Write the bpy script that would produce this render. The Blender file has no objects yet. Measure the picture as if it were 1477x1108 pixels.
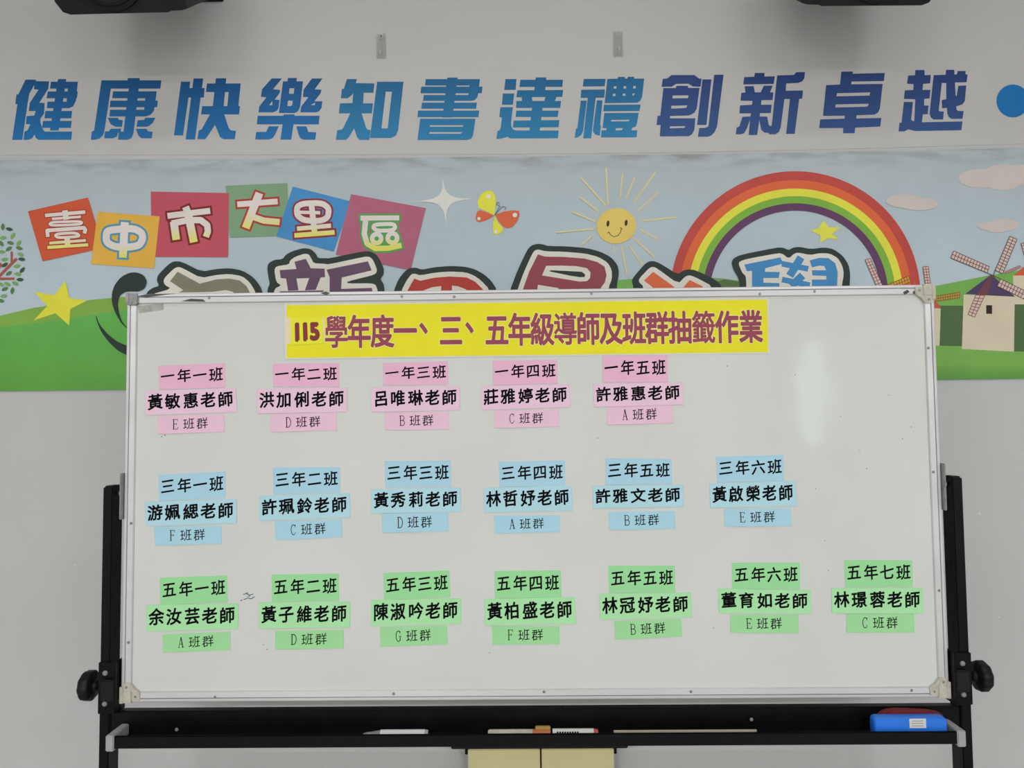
import bpy, bmesh, math, random
import numpy as np
from mathutils import Vector, Matrix
from mathutils.geometry import delaunay_2d_cdt

random.seed(7)
SC = bpy.context.scene
COL = SC.collection
W, H, F = 1477.0, 1108.0, 1100.0

# ------------------------------------------------------------------ camera
CAM_LOC = Vector((-0.0201, -1.6902, 1.5217))
CAM_ROT = (Matrix.Rotation(math.radians(0.6137), 3, 'Z')
           @ Matrix.Rotation(math.radians(90 + 2.9092), 3, 'X')
           @ Matrix.Rotation(math.radians(-0.5752), 3, 'Z'))
cam = bpy.data.cameras.new('camera')
cam.sensor_fit = 'HORIZONTAL'
cam.sensor_width = 36.0
cam.lens = 36.0 * F / W
cam.clip_start = 0.02
cam_o = bpy.data.objects.new('camera', cam)
cam_o.matrix_world = Matrix.Translation(CAM_LOC) @ CAM_ROT.to_4x4()
COL.objects.link(cam_o)
SC.camera = cam_o

# ------------------------------------------------------------------ light
SC.view_settings.view_transform = 'Standard'
SC.view_settings.look = 'None'
SC.view_settings.gamma = 1.0
SC.view_settings.use_curve_mapping = False
SC.view_settings.exposure = 0.0
wd = bpy.data.worlds.new('daylight')
SC.world = wd
wd.use_nodes = True
wd.node_tree.nodes['Background'].inputs[0].default_value = (0.85, 0.93, 1.0, 1)
wd.node_tree.nodes['Background'].inputs[1].default_value = 5.0

WALL_Y = 0.40            # wall behind the board
CEIL_Z = 3.30
ROOM_X = 4.2
ROOM_Y = -8.2
LAMPS = [(-0.75, -0.75), (0.75, -0.75), (-1.9, -3.4), (1.9, -3.4), (-1.9, -6.0), (1.9, -6.0)]
LAMP_W = [2.4, 2.4, 30, 30, 128, 128]
for (lx, ly), pw in zip(LAMPS, LAMP_W):
    l = bpy.data.lights.new('ceiling_lamp_light', 'AREA')
    l.shape = 'RECTANGLE'
    l.size, l.size_y = 1.16, 0.11
    l.energy = pw
    l.color = (1.0, 0.985, 0.96)
    o = bpy.data.objects.new('ceiling_lamp_light', l)
    o.location = (lx, ly, CEIL_Z - 0.075)
    COL.objects.link(o)

# ------------------------------------------------------------------ helpers
def at(px, py, Y):
    """point where the sight line of a photograph pixel meets the vertical plane y = Y"""
    d = CAM_ROT @ Vector(((px - W / 2) / F, -(py - H / 2) / F, -1.0))
    return CAM_LOC + d * ((Y - CAM_LOC.y) / d.y)

def lin(c):
    c = c / 255.0
    return c / 12.92 if c <= 0.04045 else ((c + 0.055) / 1.055) ** 2.4

KW = 0.66     # photograph value of a perfectly white surface on the wall
KB = 0.73     # same on the whiteboard
def alb(rgb, k=KW):
    return tuple(min(0.96, lin(v) / k) for v in rgb)

def mat(name, color=(0.8, 0.8, 0.8), rough=0.5, metal=0.0, noise=0.0, scale=20.0, bump=0.0,
        attr=None, spec=0.5, trans=0.0, alpha=1.0, coat=0.0, stretch=(1, 1, 1)):
    m = bpy.data.materials.new(name)
    m.use_nodes = True
    nt = m.node_tree
    b = nt.nodes['Principled BSDF']
    b.inputs['Base Color'].default_value = (*color, 1)
    b.inputs['Roughness'].default_value = rough
    b.inputs['Metallic'].default_value = metal
    b.inputs['Specular IOR Level'].default_value = spec
    b.inputs['Transmission Weight'].default_value = trans
    b.inputs['Alpha'].default_value = alpha
    b.inputs['Coat Weight'].default_value = coat
    src = None
    if attr:
        a = nt.nodes.new('ShaderNodeAttribute')
        a.attribute_name = attr
        src = a.outputs['Color']
    tc = nt.nodes.new('ShaderNodeTexCoord')
    mp = nt.nodes.new('ShaderNodeMapping')
    mp.inputs['Scale'].default_value = stretch
    nt.links.new(tc.outputs['Object'], mp.inputs[0])
    n = nt.nodes.new('ShaderNodeTexNoise')
    n.inputs['Scale'].default_value = scale
    n.inputs['Detail'].default_value = 6
    nt.links.new(mp.outputs[0], n.inputs['Vector'])
    if noise:
        mr = nt.nodes.new('ShaderNodeMapRange')
        mr.inputs[1].default_value, mr.inputs[2].default_value = 0.3, 0.7
        mr.inputs[3].default_value, mr.inputs[4].default_value = 1 - noise, 1 + noise
        nt.links.new(n.outputs[0], mr.inputs[0])
        mx = nt.nodes.new('ShaderNodeMix')
        mx.data_type = 'RGBA'
        mx.blend_type = 'MULTIPLY'
        mx.inputs[0].default_value = 1.0
        if src:
            nt.links.new(src, mx.inputs[6])
        else:
            mx.inputs[6].default_value = (*color, 1)
        nt.links.new(mr.outputs[0], mx.inputs[7])
        src = mx.outputs[2]
    if src:
        nt.links.new(src, b.inputs['Base Color'])
    if bump:
        bp = nt.nodes.new('ShaderNodeBump')
        bp.inputs['Strength'].default_value = bump
        bp.inputs['Distance'].default_value = 0.002
        nt.links.new(n.outputs[0], bp.inputs['Height'])
        nt.links.new(bp.outputs[0], b.inputs['Normal'])
    return m

def tag(o, label, cat, group=None):
    o['label'] = label
    o['category'] = cat
    if group:
        o['group'] = group
    return o

ORG = {}
def empty(name, loc, label=None, cat=None, group=None):
    o = bpy.data.objects.new(name, None)
    o.empty_display_size = 0.05
    o.location = loc
    COL.objects.link(o)
    ORG[o] = Vector(loc)
    if label:
        tag(o, label, cat, group)
    return o

def obj(name, verts, faces, m, parent=None, cols=None, smooth=False, label=None):
    """world-space verts -> one mesh object; origin at the parent's, or at the base centre"""
    vs = [Vector(v) for v in verts]
    if parent is not None:
        o0 = ORG[parent]
    else:
        xs = [v.x for v in vs]; ys = [v.y for v in vs]; zs = [v.z for v in vs]
        o0 = Vector(((min(xs) + max(xs)) / 2, (min(ys) + max(ys)) / 2, min(zs)))
    me = bpy.data.meshes.new(name)
    me.from_pydata([tuple(v - o0) for v in vs], [], faces)
    me.update()
    if cols is not None:
        ca = me.color_attributes.new('print', 'FLOAT_COLOR', 'POINT')
        for i, c in enumerate(cols):
            ca.data[i].color = (*c, 1)
    if smooth:
        for p in me.polygons:
            p.use_smooth = True
    me.materials.append(m)
    o = bpy.data.objects.new(name, me)
    COL.objects.link(o)
    if parent is not None:
        o.parent = parent
    else:
        o.location = o0
    ORG[o] = o0
    if label:
        o['label'] = label
    return o

class MB:
    """collects boxes, tubes, lathes into one mesh"""
    def __init__(s):
        s.v, s.f = [], []
    def add(s, vs, fs):
        k = len(s.v)
        s.v += [Vector(v) for v in vs]
        s.f += [tuple(i + k for i in f) for f in fs]
        return s
    def box(s, x0, x1, y0, y1, z0, z1, bev=0.0, rot=None, about=None):
        bm = bmesh.new()
        bmesh.ops.create_cube(bm, size=1)
        for v in bm.verts:
            v.co = Vector(((x0 + x1) / 2 + v.co.x * (x1 - x0), (y0 + y1) / 2 + v.co.y * (y1 - y0),
                           (z0 + z1) / 2 + v.co.z * (z1 - z0)))
        if bev:
            bmesh.ops.bevel(bm, geom=bm.edges[:], offset=bev, segments=2, affect='EDGES')
        if rot is not None:
            c = Vector(about) if about is not None else Vector(((x0 + x1) / 2, (y0 + y1) / 2, (z0 + z1) / 2))
            for v in bm.verts:
                v.co = rot @ (v.co - c) + c
        bm.verts.index_update()
        s.add([v.co.copy() for v in bm.verts], [[v.index for v in f.verts] for f in bm.faces])
        bm.free()
        return s
    def hexa(s, a, b):
        """a, b: matching polygons (lists of points) joined into a prism"""
        n = len(a)
        k = [tuple(range(n))[::-1], tuple(range(n, 2 * n))]
        k += [(i, (i + 1) % n, n + (i + 1) % n, n + i) for i in range(n)]
        return s.add(list(a) + list(b), k)
    def lathe(s, prof, origin, axis, seg=24, wob=None):
        """prof: (radius, distance along axis); closed at both ends"""
        ax = Vector(axis).normalized()
        u = ax.orthogonal().normalized()
        w = ax.cross(u)
        vs, fs = [], []
        for r, d in prof:
            for i in range(seg):
                t = 2 * math.pi * i / seg
                rr = r * (wob(t) if wob else 1)
                vs.append(Vector(origin) + ax * d + (u * math.cos(t) + w * math.sin(t)) * rr)
        for j in range(len(prof) - 1):
            for i in range(seg):
                a, b = j * seg + i, j * seg + (i + 1) % seg
                fs.append((a, b, b + seg, a + seg))
        fs.append(tuple(range(seg))[::-1])
        fs.append(tuple(range((len(prof) - 1) * seg, len(prof) * seg)))
        return s.add(vs, fs)
    def tube(s, pts, r, seg=10):
        pts = [Vector(p) for p in pts]
        vs, fs = [], []
        for i, p in enumerate(pts):
            d = (pts[min(i + 1, len(pts) - 1)] - pts[max(i - 1, 0)]).normalized()
            u = d.cross(Vector((0.13, 0.31, 0.94))).normalized()
            w = d.cross(u)
            for k in range(seg):
                t = 2 * math.pi * k / seg
                vs.append(p + (u * math.cos(t) + w * math.sin(t)) * r)
        for j in range(len(pts) - 1):
            for i in range(seg):
                a, b = j * seg + i, j * seg + (i + 1) % seg
                fs.append((a, b, b + seg, a + seg))
        fs.append(tuple(range(seg))[::-1])
        fs.append(tuple(range((len(pts) - 1) * seg, len(pts) * seg)))
        return s.add(vs, fs)
    def build(s, name, m, parent=None, smooth=False, label=None):
        o = obj(name, s.v, s.f, m, parent, smooth=smooth, label=label)
        bm = bmesh.new()
        bm.from_mesh(o.data)
        bmesh.ops.recalc_face_normals(bm, faces=bm.faces[:])
        bm.to_mesh(o.data)
        bm.free()
        if smooth:
            try:
                o.data.set_sharp_from_angle(angle=math.radians(40))
            except Exception:
                pass
        return o

# ---- flat print: shapes drawn in photograph pixels and carried onto a real plane
def circ(cx, cy, rx, ry=None, n=28, rot=0.0):
    ry = rx if ry is None else ry
    c, s = math.cos(rot), math.sin(rot)
    return [(cx + rx * math.cos(t) * c - ry * math.sin(t) * s, cy + rx * math.cos(t) * s + ry * math.sin(t) * c)
            for t in [2 * math.pi * i / n for i in range(n)]]

def stroke(pts, w, closed=False, cap=False):
    """thick polyline as overlapping polygons with round joints"""
    out = []
    n = len(pts)
    for i in range(n if closed else n - 1):
        (x0, y0), (x1, y1) = pts[i], pts[(i + 1) % n]
        L = math.hypot(x1 - x0, y1 - y0) or 1e-6
        nx, ny = -(y1 - y0) / L * w / 2, (x1 - x0) / L * w / 2
        out.append([(x0 + nx, y0 + ny), (x1 + nx, y1 + ny), (x1 - nx, y1 - ny), (x0 - nx, y0 - ny)])
    for i, (x, y) in enumerate(pts):
        if closed or cap or 0 < i < n - 1:
            out.append(circ(x, y, w / 2, n=12))
    return out

def grow(pts, w):
    """outline band of a stroke: longer and wider"""
    return stroke(pts, w, cap=True)

def smooth_poly(p, it=2):
    for _ in range(it):
        q = []
        for i in range(len(p)):
            a, b = p[i], p[(i + 1) % len(p)]
            q.append((a[0] * .8 + b[0] * .2, a[1] * .8 + b[1] * .2))
            q.append((a[0] * .2 + b[0] * .8, a[1] * .2 + b[1] * .8))
        p = q
    return p

def crop(ox, oy, s):
    """coordinates measured in an enlargement of the photograph -> photograph pixels"""
    def g(p):
        return [(ox + x / s, oy + y / s) for x, y in p]
    return g

def is_poly(p):
    return isinstance(p[0][0], (int, float))

def union(polys, eps=1e-4):
    """overlapping polygons (an outer loop, or a tuple outer + holes) merged into one clean triangulation"""
    vs, fs, holes = [], [], {}
    outers = []
    for p in polys:
        loops = [p] if is_poly(p) else list(p)
        ids = []
        for l in loops:
            b = len(vs)
            if sum(l[i - 1][0] * l[i][1] - l[i][0] * l[i - 1][1] for i in range(len(l))) < 0:
                l = l[::-1]
            vs += [Vector((x, y)) for x, y in l]
            ids.append(len(fs))
            fs.append(list(range(b, b + len(l))))
        outers.append(ids[0])
        holes[ids[0]] = ids[1:]
    ov, oe, of, _, _, src = delaunay_2d_cdt(vs, [], fs, 1, eps, True)
    keep = []
    for f, ids in zip(of, src):
        ids = set(ids)
        if any(i in ids and not any(h in ids for h in holes[i]) for i in outers):
            a, c, d = (ov[i] for i in f[:3])
            ar = (c[0] - a[0]) * (d[1] - a[1]) - (c[1] - a[1]) * (d[0] - a[0])
            keep.append(tuple(f) if ar < 0 else tuple(f)[::-1])
    used = sorted({i for f in keep for i in f})
    mp = {u: k for k, u in enumerate(used)}
    return [(ov[i][0], ov[i][1]) for i in used], [tuple(mp[i] for i in f) for f in keep]

def convex_union(polys, eps=1e-6):
    """union of many small convex polygons: triangulate everything, keep what lies inside any of them"""
    vs, es = [], []
    n = max(len(p) for p in polys)
    A, B = np.zeros((len(polys), n, 2)), np.zeros((len(polys), n, 2))
    for k, p in enumerate(polys):
        if sum(p[i - 1][0] * p[i][1] - p[i][0] * p[i - 1][1] for i in range(len(p))) < 0:
            p = p[::-1]
        b = len(vs)
        vs += [Vector(q) for q in p]
        es += [(b + i, b + (i + 1) % len(p)) for i in range(len(p))]
        for i in range(n):
            j = min(i, len(p) - 1)
            A[k, i] = p[j]
            B[k, i] = p[(j + 1) % len(p)]
    ov, _, of, _, _, _ = delaunay_2d_cdt(vs, es, [], 0, eps, False)
    V = np.array([(v[0], v[1]) for v in ov])
    Tr = np.array([f[:3] for f in of])
    c = V[Tr].mean(axis=1)
    D = B - A
    keep = np.zeros(len(c), bool)
    for k in range(len(polys)):
        m = ~keep
        lo, hi = A[k].min(0), A[k].max(0)
        idx = np.nonzero(m & (c >= lo).all(1) & (c <= hi).all(1))[0]
        if len(idx):
            r = c[idx][:, None, :] - A[k][None]
            keep[idx] |= ((D[k][:, 0] * r[..., 1] - D[k][:, 1] * r[..., 0]) >= -1e-9).all(1)
    Tr = Tr[keep]
    used = np.unique(Tr)
    mp = {int(u): k for k, u in enumerate(used)}
    out = []
    for f in Tr:
        a, b_, d = V[f[0]], V[f[1]], V[f[2]]
        f = tuple(mp[int(i)] for i in f)
        out.append(f if (b_[0] - a[0]) * (d[1] - a[1]) - (b_[1] - a[1]) * (d[0] - a[0]) < 0 else f[::-1])
    return [tuple(V[i]) for i in used], out

def decal(name, polys, Y, m, parent, color, k=KW, grad=None, label=None):
    """polys: polygon or (outer, holes...) lists in photograph pixels, laid on plane y = Y"""
    pv, fs = union(polys)
    vs = [at(x, y, Y) for x, y in pv]
    c0 = alb(color, k)
    cs = []
    for x, y in pv:
        if grad:
            y0, y1, c1 = grad
            t = min(1, max(0, (y - y0) / (y1 - y0)))
            cs.append(tuple(a + (e - a) * t for a, e in zip(c0, alb(c1, k))))
        else:
            cs.append(c0)
    return obj(name, vs, fs, m, parent, cols=cs, label=label)

# ---- glyphs from Blender's own built-in font
GL = {}
def glyph(ch, bold=0.0):
    """2D triangles of a character, centred on the full-width cell, cell size about 1"""
    key = (ch, bold)
    if key in GL:
        return GL[key]
    cu = bpy.data.curves.new('glyph', 'FONT')
    cu.body = ch
    cu.size = 1.0
    cu.resolution_u = 3
    o = bpy.data.objects.new('glyph', cu)
    COL.objects.link(o)
    bpy.context.view_layer.update()
    dg = bpy.context.evaluated_depsgraph_get()
    me = bpy.data.meshes.new_from_object(o.evaluated_get(dg))
    vs = [(v.co.x, v.co.y) for v in me.vertices]
    fs = [tuple(p.vertices) for p in me.polygons]
    bpy.data.objects.remove(o)
    bpy.data.curves.remove(cu)
    bpy.data.meshes.remove(me)
    if bold:
        cnt = {}
        for f in fs:
            for i in range(len(f)):
                e = tuple(sorted((f[i], f[(i + 1) % len(f)])))
                cnt[e] = cnt.get(e, 0) + 1
        def area(p):
            return abs(sum(p[i - 1][0] * p[i][1] - p[i][0] * p[i - 1][1] for i in range(len(p)))) / 2
        polys = [[vs[i] for i in f] for f in fs]
        for (i, j), n in cnt.items():
            if n == 1:
                if math.dist(vs[i], vs[j]) > 1e-4:
                    polys += stroke([vs[i], vs[j]], 2 * bold)
                polys.append(circ(*vs[i], bold, n=6))
        vs, fs = convex_union([p for p in polys if area(p) > 1e-7])
        fs = [f[::-1] for f in fs]
    if ch == '國' and not bold:
        r = (vs, fs)
    else:
        if ord(ch) > 255:
            ref = glyph('國', 0.0)[0]
        else:
            ref = vs
        x0, x1 = min(v[0] for v in ref), max(v[0] for v in ref)
        y0, y1 = min(v[1] for v in ref), max(v[1] for v in ref)
        s = max(x1 - x0, y1 - y0)
        r = ([((x - (x0 + x1) / 2) / s, (y - (y0 + y1) / 2) / s) for x, y in vs], fs)
    GL[key] = r
    return r

def serif(ch):
    """slim serif capitals drawn in strokes, cell height 1"""
    key = (ch, 'serif')
    if key in GL:
        return GL[key]
    v, h, w = .085, .05, .24
    a = lambda cx, cy, rx, ry, t0, t1: [(cx + rx * math.cos(math.radians(t)), cy + ry * math.sin(math.radians(t))) for t in range(t0, t1 + 1, 15)]
    stem = [([(-.16, -.5), (-.16, .5)], v), ([(-.27, -.475), (-.06, -.475)], h), ([(-.27, .475), (-.06, .475)], h)]
    S = {'A': [([(-.19, -.48), (0, .5)], .05), ([(0, .5), (.19, -.48)], .09), ([(-.12, -.16), (.12, -.16)], h), ([(-.27, -.475), (-.11, -.475)], h), ([(.09, -.475), (.27, -.475)], h)],
         'B': stem + [([(-.16, .475)] + a(.02, .25, .18, .225, -90, 90)[::-1] + [(-.16, .025)], .06), ([(-.16, .025)] + a(.04, -.225, .20, .25, -90, 90)[::-1] + [(-.16, -.475)], .065)],
         'C': [(a(.02, 0, .23, .47, 50, 310), .065), ([(.19, .22), (.20, .48)], h), ([(.17, -.36), (.21, -.22)], h)],
         'D': stem + [([(-.16, .475)] + a(-.02, 0, .26, .475, -90, 90)[::-1] + [(-.16, -.475)], .07)],
         'E': stem + [([(-.16, .475), (.20, .475), (.22, .30)], h), ([(-.16, .02), (.10, .02)], h), ([(.10, .12), (.10, -.08)], h), ([(-.16, -.475), (.22, -.475), (.25, -.28)], h)],
         'F': stem + [([(-.16, .475), (.20, .475), (.22, .30)], h), ([(-.16, .02), (.10, .02)], h), ([(.10, .12), (.10, -.08)], h)],
         'G': [(a(.0, 0, .22, .47, 45, 320), .065), ([(.16, .22), (.17, .48)], h), ([(.17, -.02), (.17, -.40)], .07), ([(.06, -.02), (.27, -.02)], h)]}
    p = []
    for pts, w_ in S[ch]:
        p += stroke(pts, w_)
    vs, fs = union(p, 1e-6)
    GL[key] = (vs, [f[::-1] for f in fs])
    return GL[key]

# ------------------------------------------------------------------ materials
M_wall = mat('wall_paint', (0.655, 0.66, 0.675), 0.85, noise=0.025, scale=1.6, bump=0.05)
M_wall2 = mat('room_paint', (0.72, 0.715, 0.705), 0.9, noise=0.02, scale=2)
M_floor = mat('floor_tile', (0.45, 0.445, 0.43), 0.45, noise=0.08, scale=4)
M_ceil = mat('ceiling_board', (0.42, 0.42, 0.41), 0.9, noise=0.02, scale=30)
M_print = mat('printed_vinyl', rough=0.5, noise=0.05, scale=9, attr='print', spec=0.3)
M_ink = mat('black_ink', (0.004, 0.004, 0.006), 0.7, noise=0.1, scale=60, spec=0.06)
M_black = mat('black_painted_steel', (0.004, 0.004, 0.005), 0.38, noise=0.25, scale=25, spec=0.16)
M_blackpl = mat('black_plastic', (0.006, 0.006, 0.007), 0.5, noise=0.2, scale=40, spec=0.3)
M_alu = mat('aluminium', (0.72, 0.72, 0.75), 0.42, metal=0.35, noise=0.08, scale=8, stretch=(0.3, 1, 1))
M_steel = mat('worn_steel', (0.32, 0.32, 0.32), 0.4, metal=0.7, noise=0.15, scale=50)
M_grey = mat('grey_plastic', (0.42, 0.43, 0.44), 0.5, noise=0.06, scale=60)
M_corner = mat('yellowed_plastic', (0.60, 0.58, 0.50), 0.5, noise=0.15, scale=90)
M_rivet = mat('rivet_grey', (0.30, 0.30, 0.30), 0.5, noise=0.1, scale=60)

# whiteboard: smudged enamel with a slight waviness
M_wb = mat('whiteboard_enamel', (0.75, 0.785, 0.762), 0.10, noise=0.035, scale=3.0, bump=0.0, coat=0.1, spec=0.45)
nt = M_wb.node_tree
nz = nt.nodes.new('ShaderNodeTexNoise'); nz.inputs['Scale'].default_value = 7.0; nz.inputs['Detail'].default_value = 1.5
tcw = nt.nodes.new('ShaderNodeTexCoord'); nt.links.new(tcw.outputs['Object'], nz.inputs['Vector'])
bw = nt.nodes.new('ShaderNodeBump'); bw.inputs['Strength'].default_value = 0.25; bw.inputs['Distance'].default_value = 0.004
nt.links.new(nz.outputs[0], bw.inputs['Height']); nt.links.new(bw.outputs[0], nt.nodes['Principled BSDF'].inputs['Normal'])
nt.links.new(bw.outputs[0], nt.nodes['Principled BSDF'].inputs['Coat Normal'])

# banner cloth: printed colour, scuffed grey along its upper hem
M_banner = mat('banner_cloth', rough=0.6, noise=0.03, scale=6, attr='print', spec=0.25, bump=0.06)
nt = M_banner.node_tree
b = nt.nodes['Principled BSDF']
tcb = nt.nodes.new('ShaderNodeTexCoord'); sep = nt.nodes.new('ShaderNodeSeparateXYZ')
nt.links.new(tcb.outputs['Object'], sep.inputs[0])
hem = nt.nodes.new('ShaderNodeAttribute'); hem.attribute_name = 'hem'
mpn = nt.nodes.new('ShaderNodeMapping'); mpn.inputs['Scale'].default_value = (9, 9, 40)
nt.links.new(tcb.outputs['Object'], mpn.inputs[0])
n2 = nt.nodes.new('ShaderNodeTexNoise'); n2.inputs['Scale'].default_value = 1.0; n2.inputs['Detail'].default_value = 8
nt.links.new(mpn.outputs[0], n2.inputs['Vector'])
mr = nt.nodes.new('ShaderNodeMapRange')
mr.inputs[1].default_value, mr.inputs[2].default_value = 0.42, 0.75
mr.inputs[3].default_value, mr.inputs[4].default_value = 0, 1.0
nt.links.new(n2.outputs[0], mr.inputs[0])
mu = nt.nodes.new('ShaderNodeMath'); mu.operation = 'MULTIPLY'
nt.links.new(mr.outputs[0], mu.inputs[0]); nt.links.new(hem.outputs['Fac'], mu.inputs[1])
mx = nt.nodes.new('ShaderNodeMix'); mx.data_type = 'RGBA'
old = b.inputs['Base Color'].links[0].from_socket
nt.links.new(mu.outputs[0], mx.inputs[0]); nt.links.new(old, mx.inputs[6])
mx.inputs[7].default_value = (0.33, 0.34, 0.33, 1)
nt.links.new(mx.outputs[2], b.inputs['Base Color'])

# ------------------------------------------------------------------ the room
def struct(name, mb, m):
    o = mb.build(name, m)
    o['kind'] = 'structure'
    return o
T = 0.12
struct('floor', MB().box(-ROOM_X - T, ROOM_X + T, ROOM_Y - T, WALL_Y + T, -0.1, 0), M_floor)
struct('ceiling', MB().box(-ROOM_X - T, ROOM_X + T, ROOM_Y - T, WALL_Y + T, CEIL_Z, CEIL_Z + 0.1), M_ceil)
WB = struct('wall_back', MB().box(-ROOM_X - T, ROOM_X + T, WALL_Y, WALL_Y + T, 0, CEIL_Z), M_wall)
struct('wall_left', MB().box(-ROOM_X - T, -ROOM_X, ROOM_Y, WALL_Y, 0, CEIL_Z), M_wall2)
struct('wall_right', MB().box(ROOM_X, ROOM_X + T, ROOM_Y, WALL_Y, 0, CEIL_Z), M_wall2)
# the wall behind the photographer, with a tall narrow window
wx0, wx1, wz0, wz1 = 3.60, 3.98, 1.15, 2.55
wf = MB()
wf.box(-ROOM_X - T, wx0, ROOM_Y - T, ROOM_Y, 0, CEIL_Z).box(wx1, ROOM_X + T, ROOM_Y - T, ROOM_Y, 0, CEIL_Z)
wf.box(wx0, wx1, ROOM_Y - T, ROOM_Y, 0, wz0).box(wx0, wx1, ROOM_Y - T, ROOM_Y, wz1, CEIL_Z)
struct('wall_front', wf, M_wall2)
win = MB()
win.box(wx0, wx0 + .03, ROOM_Y - .08, ROOM_Y - .03, wz0, wz1).box(wx1 - .03, wx1, ROOM_Y - .08, ROOM_Y - .03, wz0, wz1)
win.box(wx0 + .03, wx1 - .03, ROOM_Y - .08, ROOM_Y - .03, wz0, wz0 + .03).box(wx0 + .03, wx1 - .03, ROOM_Y - .08, ROOM_Y - .03, wz1 - .03, wz1)
wo = struct('window_1', win, M_alu)
M_glass = mat('window_glass', (0.97, 0.98, 0.98), 0.0, noise=0.005, scale=3, trans=1.0)
MB().box(wx0 + .03, wx1 - .03, ROOM_Y - .058, ROOM_Y - .054, wz0 + .03, wz1 - .03).build('pane', M_glass, wo)

# chipped paint spots
M_chip = mat('bare_plaster', (0.80, 0.79, 0.77), 0.9, noise=0.05, scale=60)
for cx_, cy_, r1, r2 in ((1413, 741, 2.2, 1.6), (1441, 890.5, 1.6, 1.0), (108, 815, 2.6, .7)):
    decal('paint_chip', [circ(cx_, cy_, r1, r2, n=9)], WALL_Y - .0003, M_chip, WB, (190, 188, 184))

# ------------------------------------------------------------------ ceiling lamps
M_glow = bpy.data.materials.new('lamp_diffuser'); M_glow.use_nodes = True
gb = M_glow.node_tree.nodes['Principled BSDF']
gb.inputs['Base Color'].default_value = (0.9, 0.9, 0.88, 1)
gb.inputs['Emission Color'].default_value = (1, 0.97, 0.92, 1); gb.inputs['Emission Strength'].default_value = 2.0
for i, (lx, ly) in enumerate(LAMPS):
    row = ('nearest the banner wall', 'in the middle row of three', 'nearest the wall with the narrow window')[i // 2]
    e = empty('ceiling_lamp', (lx, ly, CEIL_Z - 0.07), 'long white fluorescent ceiling lamp ' + row, 'ceiling lamp', 'ceiling lamps ' + row)
    MB().box(lx - .62, lx + .62, ly - .09, ly + .09, CEIL_Z - .05, CEIL_Z, 0.005).build('housing', M_grey, e)
    MB().box(lx - .60, lx + .60, ly - .07, ly + .07, CEIL_Z - .07, CEIL_Z - .05, 0.004).build('diffuser', M_glow, e)

# ------------------------------------------------------------------ slogan sign on the wall
SIGN_Y = WALL_Y - 0.0012
top_line = [(-90, 99), (0, 98), (180, 98.5), (700, 96), (1100, 90), (1477, 82), (1570, 80)]
bot_line = [(-90, 224), (0, 224), (700, 222.5), (980, 220), (1250, 214), (1477, 207.5), (1570, 205)]
M_sign = mat('sign_board', (0.665, 0.66, 0.655), 0.6, noise=0.02, scale=5, spec=0.3)
pts = top_line + bot_line[::-1]
sg = MB()
fr = [at(x, y, SIGN_Y) for x, y in pts]
bk = [Vector((p.x, WALL_Y - 0.0003, p.z)) for p in fr]
sg.hexa(bk, fr)
sign = sg.build('slogan_sign', M_sign)
tag(sign, 'long white wall strip with twelve slanted blue block characters above the banner', 'sign')

C1 = ((18, 76, 128), (32, 110, 172)); C2 = ((28, 94, 140), (44, 124, 172)); C3 = ((37, 62, 116), (52, 84, 140))
LET = []
def L(ox, oy, cc, *polys):
    LET.append((ox, oy, cc, polys))
L(10, 100, C1,
  [(270,150),(422,150),(422,172),(392,235),(325,352),(300,490),(222,1025),(75,1025),(152,505),(120,505),(138,365),(165,365)],
  [(400,172),(612,175),(600,280),(470,485),(548,490),(540,640),(485,720),(485,770),(520,870),(550,905),(945,905),(935,1025),(460,1025),(420,1000),(400,945),(370,1000),(310,1025),(240,1025),(255,905),(300,885),(340,800),(275,795),(285,680),(395,672),(420,605),(318,605),(330,490),(350,460),(460,295),(395,290)],
  [(640,180),(1030,180),(1018,280),(625,280)], [(595,322),(1030,322),(1015,420),(575,420)],
  [(590,470),(995,470),(985,490),(960,540),(900,565),(580,565)], [(895,180),(1030,180),(1000,472),(865,472)],
  [(560,605),(945,605),(935,712),(545,712)], [(525,750),(940,750),(928,850),(510,850)],
  [(742,142),(862,142),(750,890),(625,890)])
L(125, 100, C1,
  [(595,128),(770,128),(770,165),(595,165)], [(215,160),(1085,160),(1070,280),(205,280)],
  [(215,160),(360,160),(350,285),(255,900),(235,960),(190,1005),(120,1025),(60,1025),(75,905),(108,890)],
  [(383,320),(1018,320),(1005,420),(370,420)], [(345,455),(1035,455),(1022,550),(335,550)],
  [(340,588),(980,588),(965,620),(930,660),(860,685),(330,685)], [(860,320),(1018,320),(980,590),(835,590)],
  [(625,165),(770,165),(680,930),(650,1000),(590,1025),(455,1022),(470,905),(535,905)],
  [(305,705),(455,705),(470,735),(525,740),(512,835),(420,835),(350,800)],
  [(740,740),(835,735),(850,705),(1000,705),(960,780),(900,828),(860,835),(725,835)],
  [(265,905),(320,900),(350,865),(500,862),(495,905),(455,925),(440,975),(380,1003),(255,1003)],
  [(715,865),(870,865),(890,900),(958,908),(945,1003),(800,1003),(755,970)])
L(240, 100, C1,
  [(212,180),(345,180),(320,412),(240,960),(110,960)], [(395,133),(535,133),(415,1020),(280,1020)],
  [(330,272),(555,272),(545,410),(310,410)], [(590,205),(1080,205),(1065,330),(575,330)],
  [(720,130),(870,130),(820,660),(660,660)], [(918,205),(1080,205),(1045,540),(885,540)],
  [(520,535),(1070,535),(1055,655),(505,655)],
  [(640,640),(800,640),(710,800),(590,985),(560,1015),(450,1015),(470,890),(510,875)],
  [(660,640),(835,640),(905,850),(930,885),(1010,895),(995,1015),(830,1015),(780,985),(700,790)])
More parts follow.
